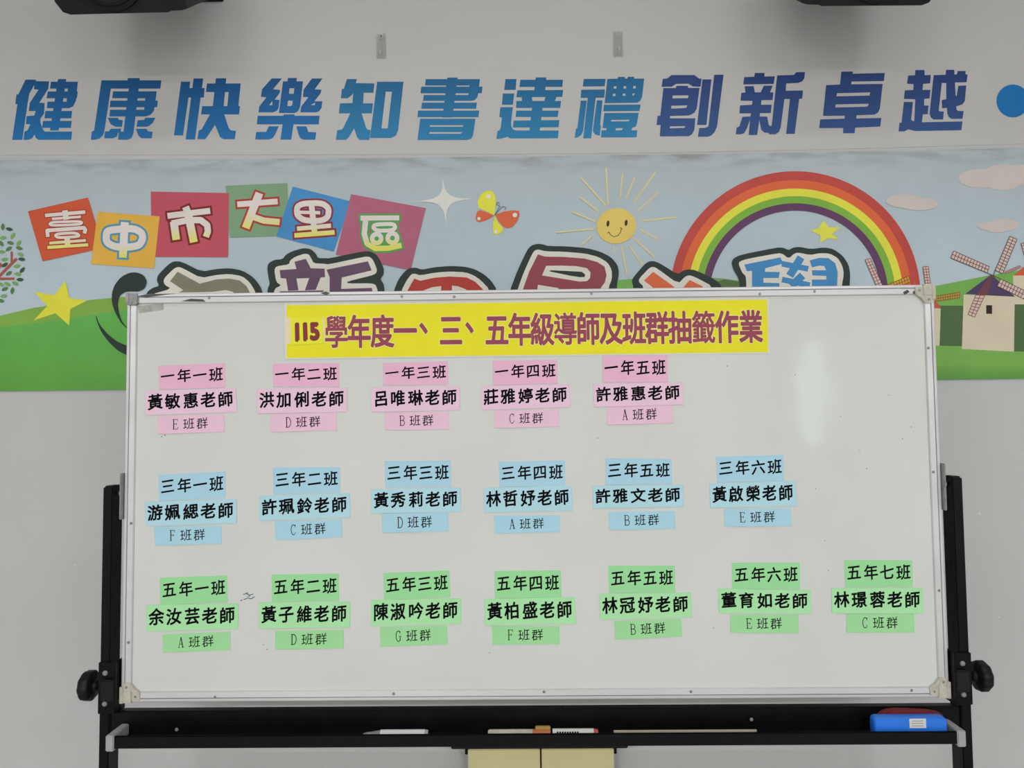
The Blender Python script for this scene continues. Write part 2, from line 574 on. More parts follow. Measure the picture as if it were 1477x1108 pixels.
L(360, 100, C1,
  ([(320,133),(470,133),(340,290),(445,300),(435,345),(365,440),(435,445),(420,560),(400,600),(340,625),(130,625),(140,540),(245,405),(165,400),(180,290)], [(330,460),(285,520),(330,522)]),
  ([(905,133),(1060,133),(945,290),(1045,297),(1030,350),(940,465),(1058,465),(1045,560),(1015,605),(970,625),(738,625),(750,540),(855,405),(775,400),(785,295)], [(952,482),(888,522),(948,522)]),
  ([(485,175),(550,175),(558,125),(688,125),(680,175),(775,175),(735,540),(715,590),(680,625),(650,635),(425,635)], [(580,275),(650,275),(640,355),(572,355)], [(557,455),(628,455),(620,515),(600,535),(548,535)]),
  [(118,675),(1018,675),(1005,800),(105,800)], [(495,655),(655,655),(650,680),(490,680)], [(480,790),(640,790),(605,1022),(448,1022)],
  [(280,828),(425,828),(370,950),(335,1000),(280,1020),(82,1020),(95,912),(240,908)],
  [(678,828),(825,828),(855,910),(968,915),(955,1022),(780,1022),(735,1000),(715,960)])
L(475, 100, C2,
  [(255,142),(400,142),(385,200),(655,205),(640,340),(500,340),(490,495),(635,495),(618,640),(470,640),(535,850),(555,878),(600,880),(580,1025),(440,1025),(405,990),(360,860),(285,985),(240,1025),(95,1025),(115,885),(185,875),(205,845),(305,640),(138,640),(155,495),(335,490),(348,350),(320,380),(270,420),(168,420),(182,285),(212,280)],
  ([(695,180),(1078,180),(1000,880),(970,960),(900,998),(590,998)], [(820,325),(910,325),(848,858),(757,858)]))
L(595, 100, C2,
  [(505,120),(655,120),(580,700),(435,700)], [(192,143),(980,143),(968,235),(182,235)], [(128,252),(1018,252),(1005,348),(115,348)],
  [(165,373),(950,373),(940,410),(900,450),(850,458),(152,458)], [(835,143),(980,143),(950,380),(810,380)],
  [(137,485),(935,485),(925,572),(128,572)], [(80,600),(970,600),(958,695),(72,695)],
  ([(112,718),(915,718),(880,960),(850,1010),(790,1028),(72,1028)], [(255,812),(740,812),(735,835),(252,835)], [(248,912),(728,912),(700,936),(242,936)]))
L(710, 100, C2,
  [(192,142),(352,142),(340,298),(175,298)], [(155,352),(320,352),(300,515),(140,515)],
  [(118,550),(300,550),(275,760),(275,820),(300,870),(340,888),(965,890),(955,1002),(260,1005),(222,980),(140,1005),(60,1015),(75,900),(112,880),(125,840),(140,700),(102,692)],
  [(632,118),(785,118),(765,400),(600,400)], [(408,152),(1028,152),(1018,255),(395,255)], [(365,305),(1030,300),(1018,400),(350,405)],
  [(430,400),(575,400),(585,460),(430,460)], [(775,400),(935,400),(910,460),(755,460)], [(350,460),(1000,460),(988,560),(345,560)],
  [(350,600),(965,600),(950,692),(340,692)], [(310,745),(975,738),(965,842),(300,845)], [(590,460),(745,460),(690,895),(540,895)])
L(820, 100, C2,
  [(222,140),(540,138),(525,245),(208,250)], [(185,297),(530,292),(520,410),(395,415),(328,1003),(215,1003),(280,415),(175,415)],
  [(178,455),(265,455),(212,900),(190,950),(140,985),(90,1000),(105,870),(130,850)],
  [(412,450),(495,450),(460,800),(470,830),(455,965),(390,950),(360,910),(355,880)],
  ([(565,140),(715,135),(720,110),(820,110),(815,135),(850,135),(865,108),(955,108),(955,135),(1100,135),(1070,400),(1045,455),(1000,485),(525,492)],
   [(660,245),(697,245),(697,280),(655,280)], [(803,243),(837,243),(837,280),(798,280)], [(942,241),(978,241),(978,278),(938,278)],
   [(645,355),(685,355),(685,388),(640,388)], [(790,353),(828,353),(828,385),(786,385)], [(932,350),(968,350),(945,382),(928,382)]),
  [(515,515),(1048,512),(1032,605),(505,610)],
  ([(520,635),(1020,632),(998,780),(975,835),(925,850),(918,885),(1000,888),(990,988),(470,990),(480,888),(550,885),(555,855),(495,855)],
   [(622,735),(888,732),(880,755),(618,757)], [(688,855),(793,853),(775,885),(682,888)]))
L(940, 95, C3,
  [(290,133),(620,133),(690,185),(725,185),(710,303),(600,300),(535,258),(355,262),(290,303),(145,305),(160,190),(225,183)],
  ([(170,322),(350,322),(360,290),(525,290),(530,320),(695,320),(655,620),(620,680),(570,710),(530,722),(270,728),(262,762),(635,762),(620,930),(590,990),(540,1022),(118,1025),(130,860),(72,860),(85,728),(125,725)],
   [(305,430),(535,428),(528,470),(302,472)], [(285,578),(520,575),(500,612),(283,622)], [(265,880),(490,875),(475,902),(262,908)]),
  [(738,197),(868,197),(795,858),(660,858)],
  [(908,130),(1045,128),(950,880),(915,960),(870,1010),(820,1030),(672,1030),(690,905),(780,900),(825,880)])
L(1055, 95, C3,
  [(185,165),(330,158),(342,103),(482,103),(480,155),(630,152),(615,262),(172,270)],
  [(192,297),(325,295),(340,385),(425,385),(470,290),(600,287),(560,385),(610,385),(598,495),(435,500),(432,565),(585,565),(572,685),(415,688),(410,735),(520,738),(540,850),(560,880),(550,975),(480,970),(435,930),(405,790),(375,1005),(250,1005),(272,780),(220,920),(185,980),(140,995),(62,995),(75,900),(115,880),(160,740),(275,735),(285,690),(115,690),(125,575),(300,565),(305,508),(132,505),(145,392),(205,388)],
  [(665,140),(910,132),(940,92),(1070,90),(1060,180),(1030,225),(970,248),(795,255),(790,362),(1040,357),(1028,475),(985,480),(920,988),(795,990),(850,482),(770,482),(715,900),(690,960),(640,995),(545,995),(555,875),(585,870)])
L(1170, 95, C3,
  ([(440,85),(605,82),(605,115),(1070,103),(1058,220),(585,228),(582,268),(1040,262),(1000,620),(970,680),(920,708),(660,718),(655,765),(1020,757),(1005,882),(640,898),(632,978),(465,980),(465,902),(118,905),(132,778),(485,768),(490,725),(172,727),(218,280),(420,272)],
   [(375,398),(858,385),(850,432),(368,443)], [(355,560),(840,550),(825,585),(800,595),(350,605)]))
L(1290, 90, C3,
  [(305,112),(440,110),(440,185),(530,183),(520,303),(418,312),(410,400),(525,400),(512,522),(435,530),(432,625),(497,628),(485,752),(415,757),(400,870),(990,858),(975,985),(310,998),(200,972),(145,1003),(60,1003),(75,880),(105,875),(140,575),(270,575),(245,830),(270,855),(290,850),(305,535),(140,530),(152,408),(275,400),(280,315),(185,310),(200,192),(300,188)],
  [(572,185),(745,180),(752,108),(870,108),(875,178),(912,172),(918,125),(1035,125),(1035,172),(1065,178),(1050,288),(880,292),(890,480),(905,490),(930,340),(1045,335),(1025,560),(990,610),(900,640),(905,690),(930,705),(1008,708),(990,820),(830,820),(790,790),(770,740),(765,660),(695,668),(688,548),(755,535),(755,300),(690,300),(645,700),(665,712),(720,715),(708,830),(570,830),(530,800),(512,740)])
for ox, oy, (ca, cb), polys in LET:
    g = crop(ox, oy, 10.075)
    pp = [g(p) if is_poly(p) else tuple(g(l) for l in p) for p in polys]
    decal('letter', pp, SIGN_Y - 0.0006, M_print, sign, ca, k=0.72, grad=(112, 202, cb))
decal('dot', [circ(1461, 145.6, 23.7, n=40)], SIGN_Y - 0.0006, M_print, sign, (24, 104, 168))

# ------------------------------------------------------------------ school banner
BAN_Y = WALL_Y - 0.003
bt = lambda x: 231.5 - 0.0028 * x - 0.0000062 * x * x if x > 0 else 231.5
bb = lambda x: 565 - 0.0123 * x
vs, fs, cs, hm = [], [], [], []
NX, NY = 48, 14
for j in range(NY + 1):
    for i in range(NX + 1):
        x = -110 + 1700 * i / NX
        v = (j / NY) ** 1.6
        y = bt(x) * (1 - v) + bb(x) * v
        p = at(x, y, BAN_Y)
        p.y -= 0.0012 * (0.5 + 0.5 * math.sin(i * 0.9)) * (1 - v)
        vs.append(p)
        t = min(1, v * 1.6)
        cs.append(tuple(a + (e - a) * t for a, e in zip(alb((162, 173, 180)), alb((172, 188, 199)))))
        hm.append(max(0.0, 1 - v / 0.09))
for j in range(NY):
    for i in range(NX):
        a = j * (NX + 1) + i
        fs.append((a, a + NX + 1, a + NX + 2, a + 1))
ban = obj('printed_banner', vs, fs, M_banner, cols=cs)
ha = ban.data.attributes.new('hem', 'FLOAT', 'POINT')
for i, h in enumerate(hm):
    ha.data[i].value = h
tag(ban, 'wide printed school banner with rainbow, sun and windmills hung behind the whiteboard', 'banner')

LAY = [0]
def ink(name, polys, color, layer, grad=None, k=KW, label=None):
    return decal(name, polys, BAN_Y - 0.0016 - 0.00012 * layer, M_print, ban, color, k, grad, label)

# meadow
ink('printed_hill', [[(-110,474),(0,455.5),(49,444),(130,432.7),(182,428),(300,418),(420,440),(420,500),(-110,500)]], (118, 160, 70), 0)
ink('printed_hill', [[(-110,488),(0,471.7),(49,466.8),(136,453.8),(182,447),(300,440),(900,452),(1340,452),(1340,bb(1340)-.5),(182,bb(182)-.5),(-110,bb(-110)-.5)]], (92, 166, 78), 1, (450, 560, (88, 150, 62)))
ink('printed_hill', [[(870,420),(890,404),(915,402),(960,400),(960,460),(870,460)]], (112, 168, 84), 2)
ink('printed_hill', [[(1000,412),(1023,400.3),(1044,402),(1066,405),(1090,412),(1090,450),(1000,450)]], (112, 150, 88), 2)
ink('printed_hill', [[(1012,414),(1044,403.2),(1066,406),(1090,412),(1090,450),(1012,450)]], (84, 108, 64), 3)
ink('printed_hill', [[(1300,424),(1346,413.3),(1425.6,397.5),(1500,385),(1590,375),(1590,bb(1590)-.5),(1300,bb(1300)-.5)]], (108, 162, 78), 2, (420, 545, (112, 160, 74)))
ink('printed_hedge', [[(1340,441),(1391,441),(1391,499.5),(1340,498.5)], [(1463,439),(1590,441),(1590,508),(1463,507)]], (72, 98, 60), 3)
ink('printed_meadow_edge', [[(1300,528),(1590,524),(1590,bb(1590)-.5),(1300,bb(1300)-.5)]], (110, 159, 75), 4, (528, 541, (84, 140, 64)))

# clouds
for es in ([(1414.4,257.3,32.5,13.6),(1446.8,255.7,31,19),(1473,251,36,13.5),(1500,256,34,16)],
           [(1305.6,289.8,27.6,10),(1325,294,28.6,9.4)],
           [(1448.4,324.6,22,8.4),(1433.8,325.9,24.3,6.5),(1438.7,329.8,16,6)]):
    ink('printed_cloud', [circ(*e) for e in es], (188, 180, 177), 2)

# rainbow
def arc_band(r0, r1, n=56):
    c = (1147, 427)
    o = []
    for r, rng in ((r1, range(n + 1)), (r0, range(n, -1, -1))):
        for i in rng:
            t = math.pi * (1.06 - 1.12 * i / n)
            o.append((c[0] + r * 1.004 * math.cos(t), c[1] - r * math.sin(t)))
    return o
rr = [180, 167.2, 155, 144, 133.8, 123.2]
for i, c in enumerate([(176, 68, 62), (204, 95, 56), (226, 206, 68), (116, 166, 62), (90, 55, 90)]):
    ink('rainbow_band', [arc_band(rr[i + 1], rr[i])], c, 3)

# stars and sparkle
ink('printed_star', [[(94.2,405),(100,430),(126,433.4),(101.5,445.7),(99.7,469.4),(80,452),(48.7,462),(68,441.5),(49.4,421),(78,426)]], (222, 206, 62), 4)
ink('printed_star', [[(1187.3,318),(1195.8,328),(1212.3,327.5),(1200,338),(1210.6,345),(1194.4,343.7),(1183,350.2),(1183,339.4),(1168.8,332.3),(1180.2,329.5)]], (222, 207, 76), 4)
def sparkle(c, tips):
    o = []
    for i in range(4):
        a, b_ = tips[i], tips[(i + 1) % 4]
        for k in range(8):
            t = k / 8
            o.append(tuple(c[j] + ((1 - t) ** 3 + .06 * 3 * t * (1 - t) ** 2) * (a[j] - c[j]) + (t ** 3 + .06 * 3 * t * t * (1 - t)) * (b_[j] - c[j]) for j in (0, 1)))
    return o
ink('printed_sparkle', [sparkle((641, 288.2), [(637.9,247),(702.2,286),(643.9,333.7),(579.9,292.5)]), circ(641, 288.5, 9.5, n=16)], (204, 204, 200), 4)

# butterfly
g = crop(660, 260, 4.923)
ink('butterfly_wing', [g([(262,250),(190,215),(148,195),(142,150),(165,100),(205,75),(245,75),(268,110),(270,170),(265,220)]),
                       g([(262,255),(290,300),(325,340),(315,370),(280,388),(255,380),(250,340),(252,300)])], (218, 212, 66), 5)
ink('butterfly_wing', [g([(260,253),(200,225),(160,212),(140,220),(128,265),(135,290),(160,297),(200,285)]),
                       g([(268,245),(330,222),(400,213),(435,218),(440,245),(425,290),(390,330),(355,342),(325,330),(290,290)])], (200, 96, 62), 6)
ink('butterfly_spot', [circ(*g([(x, y)])[0], r / 4.923, n=14) for x, y, r in ((222,115,16),(152,273,12),(407,247,16),(272,365,12))], (228, 214, 205), 7)
ink('butterfly_antenna', stroke(g([(262,250),(300,185),(275,172),(285,155),(300,170)]), .8) + stroke(g([(262,250),(310,195),(325,186),(345,194),(335,210)]), .8), (86, 92, 96), 7)

# sun
g6 = crop(560, 220, 3.517)
RAY = [(975,125,1105,270),(970,225,1068,300),(930,300,1050,350),(850,405,1045,388),(980,470,1030,425),(1105,75,1115,265),
       (1190,105,1175,235),(1250,125,1205,235),(1355,100,1245,255),(1370,200,1265,295),(1285,348,1465,328),(1275,390,1370,440),
       (1240,430,1350,530),(1220,470,1290,570),(1185,475,1210,620),(1145,475,1145,510)]
ink('sun_ray', [q for a, b_, c, d in RAY for q in stroke(g6([(a, b_), (c, d)]), 2.3)], (204, 193, 148), 4)
ink('sun_face', [circ(888.9, 326, 28.6, 25.6, n=44, rot=-.12)], (224, 186, 100), 5)
ink('sun_eye', [circ(876.9, 322.6, 2.1, 4.5, n=14, rot=.12), circ(903.1, 321.5, 2.1, 4.5, n=14, rot=.12)], (62, 36, 22), 6)
ink('sun_smile', stroke(g([(1063,376),(1076,368),(1085,388),(1112,402),(1140,392),(1158,368),(1163,340),(1154,336)]), .9) + stroke(g([(1163,340),(1170,348)]), .9), (70, 42, 26), 6)

# coloured tiles with the place name
def shrink(q, f):
    cx = sum(p[0] for p in q) / 4; cy = sum(p[1] for p in q) / 4
    return [(cx + (x - cx) * f, cy + (y - cy) * f) for x, y in q]
TILES = [([(40.2,304.8),(126.7,284.9),(148.9,357.9),(61.3,376.9)], (190, 82, 52), 4),
         ([(325.5,268.1),(414.3,264),(418.5,340),(331.6,342.5)], (116, 150, 118), 4),
         ([(217.4,276.4),(330.6,278.5),(328.7,370.9),(219,370.6)], (178, 76, 92), 5),
         ([(140.9,305.3),(230.2,312.2),(222,387.3),(131.2,380.9)], (222, 164, 68), 6),
         ([(422.3,269.2),(506,290.5),(481.2,362.8),(398.5,341)], (62, 130, 186), 5),
         ([(506.5,280.1),(614,300.2),(592.1,389.6),(484.2,367.2)], (164, 92, 116), 6)]
for q, c, ly in TILES:
    ink('colour_tile', [q], c, ly)
ga, gb_, gc = crop(30, 270, 7.033), crop(210, 260, 7.033), crop(400, 260, 6.714)
WHITE = (208, 201, 197)
def toy(name, g, s, strokes, oc, ow, y0, y1, layer):
    """cartoon character: coloured outline under a pale body that turns yellow at the foot"""
    ol, bd = [], []
    for p, w, cl in strokes:
        q = smooth_poly(g(p), 2) if cl and len(p) < 12 else g(p)
        if cl:
            ol += stroke(q, (w + ow) / s, closed=True)
        else:                            # run the outline a little past the ends
            r = list(q)
            for a, b in ((0, 1), (-1, -2)):
                d = math.dist(q[a], q[b])
                r[a] = tuple(q[a][j] + (q[a][j] - q[b][j]) / d * ow / 2 / s for j in (0, 1))
            ol += stroke(r, (w + ow) / s)
        bd += stroke(q, w / s, closed=cl)
    e = ink(name, ol, oc, layer)
    Y0, Y1 = g([(0, y0)])[0][1], g([(0, y1)])[0][1]
    o = decal('letter_body', bd, BAN_Y - 0.0016 - 0.00012 * (layer + 1), M_print, e, WHITE, KW, (Y0, Y1, (226, 204, 92)))
toy('tile_letter', ga, 7.033, [([(245,287),(655,252)],36,0),([(447,235),(460,330)],55,0),([(315,322),(610,300)],25,0),
    ([(290,372),(320,354),(600,346),(625,360),(600,378),(310,390)],25,1),([(275,505),(268,440),(640,412),(655,432),(645,470)],38,0),
    ([(345,490),(380,472),(560,462),(605,500),(380,515)],28,1),([(470,510),(475,600)],55,0),([(290,568),(660,540)],28,0),([(268,612),(685,585)],32,0)], (152, 48, 38), 16, 500, 620, 8)
toy('tile_letter', ga, 7.033, [([(880,440),(1000,425),(1150,420),(1225,460),(1240,520),(1205,590),(1100,610),(950,605),(870,560),(865,490)],72,1),
    ([(1055,355),(1035,715)],80,0)], (76, 138, 168), 42, 600, 690, 8)
toy('tile_letter', gb_, 7.033, [([(222,362),(655,310)],60,0),([(405,270),(430,330)],70,0),([(435,360),(490,630)],80,0),([(285,420),(312,605)],78,0),
    ([(265,440),(430,405),(560,405),(625,455),(632,520),(612,575)],64,0)], (116, 34, 38), 42, 500, 620, 8)
toy('tile_letter', gb_, 7.033, [([(930,245),(1340,215)],58,0),([(1155,130),(1015,485)],80,0),([(1085,370),(1200,410),(1360,425)],62,0)], (160, 56, 46), 40, 340, 480, 8)
toy('tile_letter', gc, 6.714, [([(190,255),(250,225),(430,220),(500,270),(490,360),(420,395),(260,390),(190,340)],56,1),([(215,310),(415,315)],32,0),
    ([(330,230),(360,500)],55,0),([(190,470),(520,440)],42,0),([(165,535),(555,505)],45,0)], (130, 42, 54), 36, 440, 520, 8)
toy('tile_letter', gc, 6.714, [([(805,367),(1180,365)],48,0),([(855,385),(842,520),(870,615),(950,662),(1080,658),(1203,630)],52,0),
    ([(945,428),(1125,422),(1145,455),(1115,486),(965,490),(925,458)],38,1),(circ(962,565,44,n=14),44,1),(circ(1115,560,46,n=14),44,1)], (72, 152, 78), 36, 540, 650, 8)

# big school-name characters, tops visible over the board
BK, WH = (38, 50, 48), (206, 203, 196)
def big(scale_o, black, white, fills, fc, extra=()):
    g = scale_o
    e = ink('title_letter', [smooth_poly(g(black), 1)], BK, 8)
    def ch(nm, polys, c, l):
        decal(nm, polys, BAN_Y - 0.0016 - 0.00012 * l, M_print, e, c)
    ch('letter_rim', [smooth_poly(g(white), 1)], WH, 9)
    ch('letter_body', [q if raw else g(q) for q, raw in fills], fc, 10)
    for p, c, l in extra:
        ch('letter_counter', [g(p)], c, l)
k1 = crop(130, 370, 5.47)
big(k1, [(440,300),(460,270),(500,245),(545,232),(525,190),(535,145),(620,60),(660,38),(720,40),(880,120),(1000,98),(1100,92),(1200,110),(1290,165),(1345,240),(1365,300),(1365,520),(440,520)],
    [(480,300),(640,255),(590,225),(578,195),(590,165),(665,92),(700,82),(735,95),(875,170),(1000,145),(1100,138),(1200,155),(1260,205),(1300,270),(1305,300),(1305,520),(480,520)],
    [([(690,120),(865,215),(1000,180),(1100,175),(1180,190),(1235,235),(1260,285),(1262,520),(1130,520),(1130,280),(1070,265),(960,280),(700,284),(735,265),(630,195)],0)], (120, 120, 102))
ink('title_swoosh', [smooth_poly(k1([(285,565),(245,525),(200,450),(172,370),(170,290),(195,220),(245,160),(310,128),(370,125),(425,150),(450,200),(430,255),(380,278),(330,275),(280,278),(235,305),(218,370),(225,430),(245,500),(275,545),(300,565)]),1)], BK, 8)
ink('title_swoosh', [smooth_poly(k1([(40,450),(75,540),(140,615),(210,670),(290,705),(400,740),(400,820),(290,780),(220,745),(150,680),(90,600),(55,520)]),1)], BK, 8)
k2 = crop(370, 340, 7.033)
big(k2, [(110,570),(115,530),(135,490),(120,420),(108,330),(120,280),(180,245),(265,238),(300,190),(370,155),(480,125),(550,135),(600,180),(625,228),(690,228),(740,230),(1080,158),(1160,160),(1215,190),(1250,240),(1290,330),(1290,390),(1255,440),(1290,490),(1300,570),(1300,760),(110,760)],
    [(175,570),(195,530),(250,505),(200,470),(180,350),(200,310),(330,292),(340,250),(400,210),(490,182),(530,190),(550,220),(580,280),(690,285),(730,292),(1100,212),(1150,215),(1185,250),(1225,350),(1210,385),(1165,405),(920,465),(922,485),(1170,483),(1210,500),(1230,560),(1230,760),(175,760)],
    [([(235,350),(405,338),(385,265),(500,235),(550,330),(690,335),(695,420),(650,425),(600,550),(490,555),(535,430),(405,435),(425,555),(320,560),(300,435),(245,430)],0),
     ([(235,565),(680,555),(680,700),(235,700)],0),([(710,345),(1130,260),(1168,352),(865,425),(858,540),(1170,530),(1175,565),(1175,700),(740,700),(742,420)],0)], (96, 70, 96))
k3 = crop(560, 340, 6.714)
big(k3, [(55,530),(100,420),(160,345),(210,312),(270,310),(325,330),(450,305),(600,293),(740,300),(840,325),(930,375),(1000,440),(1050,520),(1080,700),(20,700)],
    [(128,530),(180,430),(225,372),(260,368),(310,385),(450,358),(600,347),(750,355),(830,385),(900,435),(980,520),(1000,700),(90,700)],
    [([(188,528),(252,415),(310,437),(450,407),(600,395),(760,405),(840,445),(918,520),(930,700),(150,700)],0)], (170, 56, 52),
    [([(345,530),(420,500),(512,488),(512,700),(300,700)], WH, 11), ([(617,483),(680,492),(755,522),(780,700),(617,700)], WH, 11)])
k4 = crop(720, 340, 6.714)
big(k4, [(110,515),(180,330),(270,140),(310,95),(370,78),(430,85),(470,100),(650,103),(850,120),(980,155),(1080,205),(1145,280),(1162,360),(1140,480),(1130,700),(60,700)],
    [(180,515),(240,350),(320,175),(345,142),(380,133),(450,152),(620,155),(830,172),(960,205),(1050,260),(1090,330),(1092,420),(1060,500),(1040,700),(130,700)],
    [([(232,515),(290,350),(375,182),(445,203),(620,205),(830,222),(950,255),(1020,300),(1040,380),(1025,450),(985,505),(950,700),(190,700)],0)], (138, 66, 76),
    [([(455,292),(600,290),(750,295),(850,315),(885,355),(880,410),(850,440),(780,445),(660,425),(415,385)], WH, 11),
     ([(483,345),(500,335),(620,340),(800,350),(832,375),(828,400),(780,402),(690,388)], BK, 12), ([(375,475),(575,508),(560,700),(350,700)], WH, 11)])
k5 = crop(910, 340, 8.206)
big(k5, [(30,605),(10,540),(30,490),(160,340),(210,305),(270,300),(340,325),(555,460),(620,410),(690,398),(770,410),(1000,520),(1080,600),(1100,800),(30,800)],
    [(150,600),(95,550),(95,510),(210,390),(250,368),(300,380),(560,570),(640,485),(690,467),(760,490),(970,600),(970,800),(150,800)],
    [([(155,530),(265,428),(510,605),(600,800),(400,800),(250,605)],0),([(625,605),(695,525),(850,600),(850,800),(625,800)],0)], (204, 100, 62))
k6 = crop(1040, 340, 6.714)
big(k6, [(180,480),(170,410),(120,330),(102,260),(120,220),(190,185),(540,115),(600,115),(655,140),(700,115),(760,108),(870,130),(1000,113),(1090,130),(1180,195),(1235,280),(1252,370),(1245,480),(1245,700),(180,700)],
    [(245,480),(240,390),(205,360),(170,275),(180,250),(250,225),(560,168),(605,180),(640,212),(668,212),(700,180),(740,162),(865,187),(950,170),(1050,172),(1130,215),(1175,290),(1190,370),(1170,480),(1170,700),(245,700)],
    [([(225,280),(575,210),(605,270),(430,315),(425,350),(568,352),(560,410),(410,410),(410,455),(565,460),(565,700),(300,700),(300,340),(252,345)],0),
     ([(858,240),(950,215),(1040,218),(1105,265),(1130,350),(1125,480),(1120,700),(880,700),(880,425),(1020,425),(1020,390),(885,385),(880,335),(1018,335),(1000,295),(950,290),(880,308)],0)]
    + [(q, 1) for a, b_, w in (((775,210),(665,390),75),((590,272),(845,322),55),((590,425),(860,480),55),((790,385),(680,490),75)) for q in stroke(k6([a, b_]), w / 6.714)], (62, 130, 184))

# windmills
CRM = (196, 187, 164)
ink('windmill_wall', [[(1390,425),(1463.7,427.9),(1462.4,507.4),(1387.4,503.5)]], CRM, 5)
ink('windmill_window', [[(1422.5,440.2),(1431,440.4),(1431,452.9),(1422.5,452.7)]], (42, 30, 28), 6)
ink('windmill_roof', [[(1430.3,395.7),(1463.8,428.2),(1392.2,423.9)]], (72, 58, 92), 6)
lc = crop(1320, 320, 8.52)
ink('windmill_roof_stripe', [lc([(925,650),(955,650),(890,900),(760,895)])], (104, 62, 72), 7)
ink('windmill_wall', [[(1310,442),(1356.9,444.7),(1355.2,498.6),(1310,498.6)]], CRM, 5)
ink('windmill_roof', [[(1318,405),(1356.4,441.5),(1356.4,445),(1310,444)]], (178, 84, 62), 6)
ink('windmill_wall', [[(1461,397),(1560,397),(1560,440),(1463,439)]], CRM, 4)
ink('windmill_roof', [[(1461.5,397.5),(1505,362),(1560,397.5)]], (190, 86, 58), 5)
def lerp(a, b_, t):
    return (a[0] + (b_[0] - a[0]) * t, a[1] + (b_[1] - a[1]) * t)
def blade(q, n, line, fill, lw, hub=None):
    a, b_, c, d = q
    e = ink('windmill_blade', [q], fill, 8)
    st = []
    for t in (0, .5, 1):
        st += stroke([lerp(a, d, t), lerp(b_, c, t)], lw)
    for i in range(n + 1):
        st += stroke([lerp(a, b_, i / n), lerp(d, c, i / n)], lw)
    if hub:
        st += stroke(hub, lw)
    decal('blade_lattice', st, BAN_Y - 0.0016 - 0.00012 * 9, M_print, e, line)
PK, BR = (196, 176, 172), (84, 48, 42)
blade([(1375.8,362),(1426.8,384.6),(1423.9,393.7),(1371.6,372.2)], 12, BR, PK, .9, [(1423.9,393.7),(1430,396.5)])
blade([(1456.7,340.9),(1435.6,389.8),(1446.2,394.9),(1466.9,345.2)], 12, BR, PK, .9, [(1435.6,389.8),(1433,397)])
blade(lc([(1050,702),(1480,912),(1440,1000),(1010,790)]), 12, BR, PK, .9, lc([(1050,702),(950,655)]))
blade([(1407.4,425.6),(1396.2,453.8),(1405.9,457.7),(1420.4,426.2)], 7, (120, 58, 46), PK, .9)
blade([(1331.5,385),(1336.5,424),(1344,424),(1339,384.3)], 10, (120, 60, 55), PK, .8)
blade([(1346.2,427.9),(1384.2,421.4),(1384.2,429.5),(1346.8,435.3)], 11, (126, 74, 34), (160, 150, 66), .9)
blade([(1248,375.2),(1271,428),(1279,425),(1255.2,372.6)], 12, (116, 62, 54), PK, .8)
blade([(1311,398),(1270,415),(1273,424),(1313.5,406.5)], 11, (126, 70, 34), (196, 150, 66), .9)
blade(lc([(1105,612),(1290,537),(1298,562),(1115,640)]), 9, (120, 64, 56), PK, .7)
blade([(1472.8,351.5),(1483,386),(1490,384),(1480,349)], 9, (110, 60, 52), PK, .8)

# leafy tree
gt = crop(0, 310, 8.52)
LV = [(33,147,90,1),(113,175,12,2),(35,282,-5,0),(155,258,-60,0),(12,350,50,1),(127,345,12,1),(230,345,-50,0),(107,417,-35,1),(235,408,15,1),(20,455,-5,0),
      (250,487,20,0),(265,545,5,2),(58,548,-10,0),(57,615,-35,2),(205,630,-15,0),(272,678,-50,2),(107,718,-35,1),(215,728,10,0),(245,795,0,2),(10,855,25,0),
      (90,850,25,0),(185,842,25,0),(58,910,-25,1),(150,930,-80,1),(45,997,-10,0),(10,1055,15,1)]
LV += [(-x - 60, y + 20, 180 - a, (c + 1) % 3) for x, y, a, c in LV]
LC = [(108, 156, 90), (78, 116, 70), (52, 80, 54)]
trunk = ink('tree_trunk', stroke(gt([(142,450),(142,590)]), 2.9) + stroke(gt([(-40,785),(0,742),(205,535)]), 3.8) + stroke(gt([(-40,787),(175,783)]), 3.4)
            + stroke(gt([(-60,560),(12,610),(-30,680)]), 2.9) + stroke(gt([(-40,700),(-40,1180)]), 5), (152, 82, 64), 4)
for ci in range(3):
    lf = []
    for x, y, a, c in LV:
        if c == ci:
            t = math.radians(a)
            for_ = [(-46, 0), (-25, -17), (0, -22), (25, -16), (46, 0), (25, 17), (0, 22), (-25, 16)]
            lf.append(gt([(x + u * math.cos(t) - w * math.sin(t), y + u * math.sin(t) + w * math.cos(t)) for u, w in for_]))
    ink('tree_leaves', lf, LC[ci], 5)['kind'] = 'stuff'

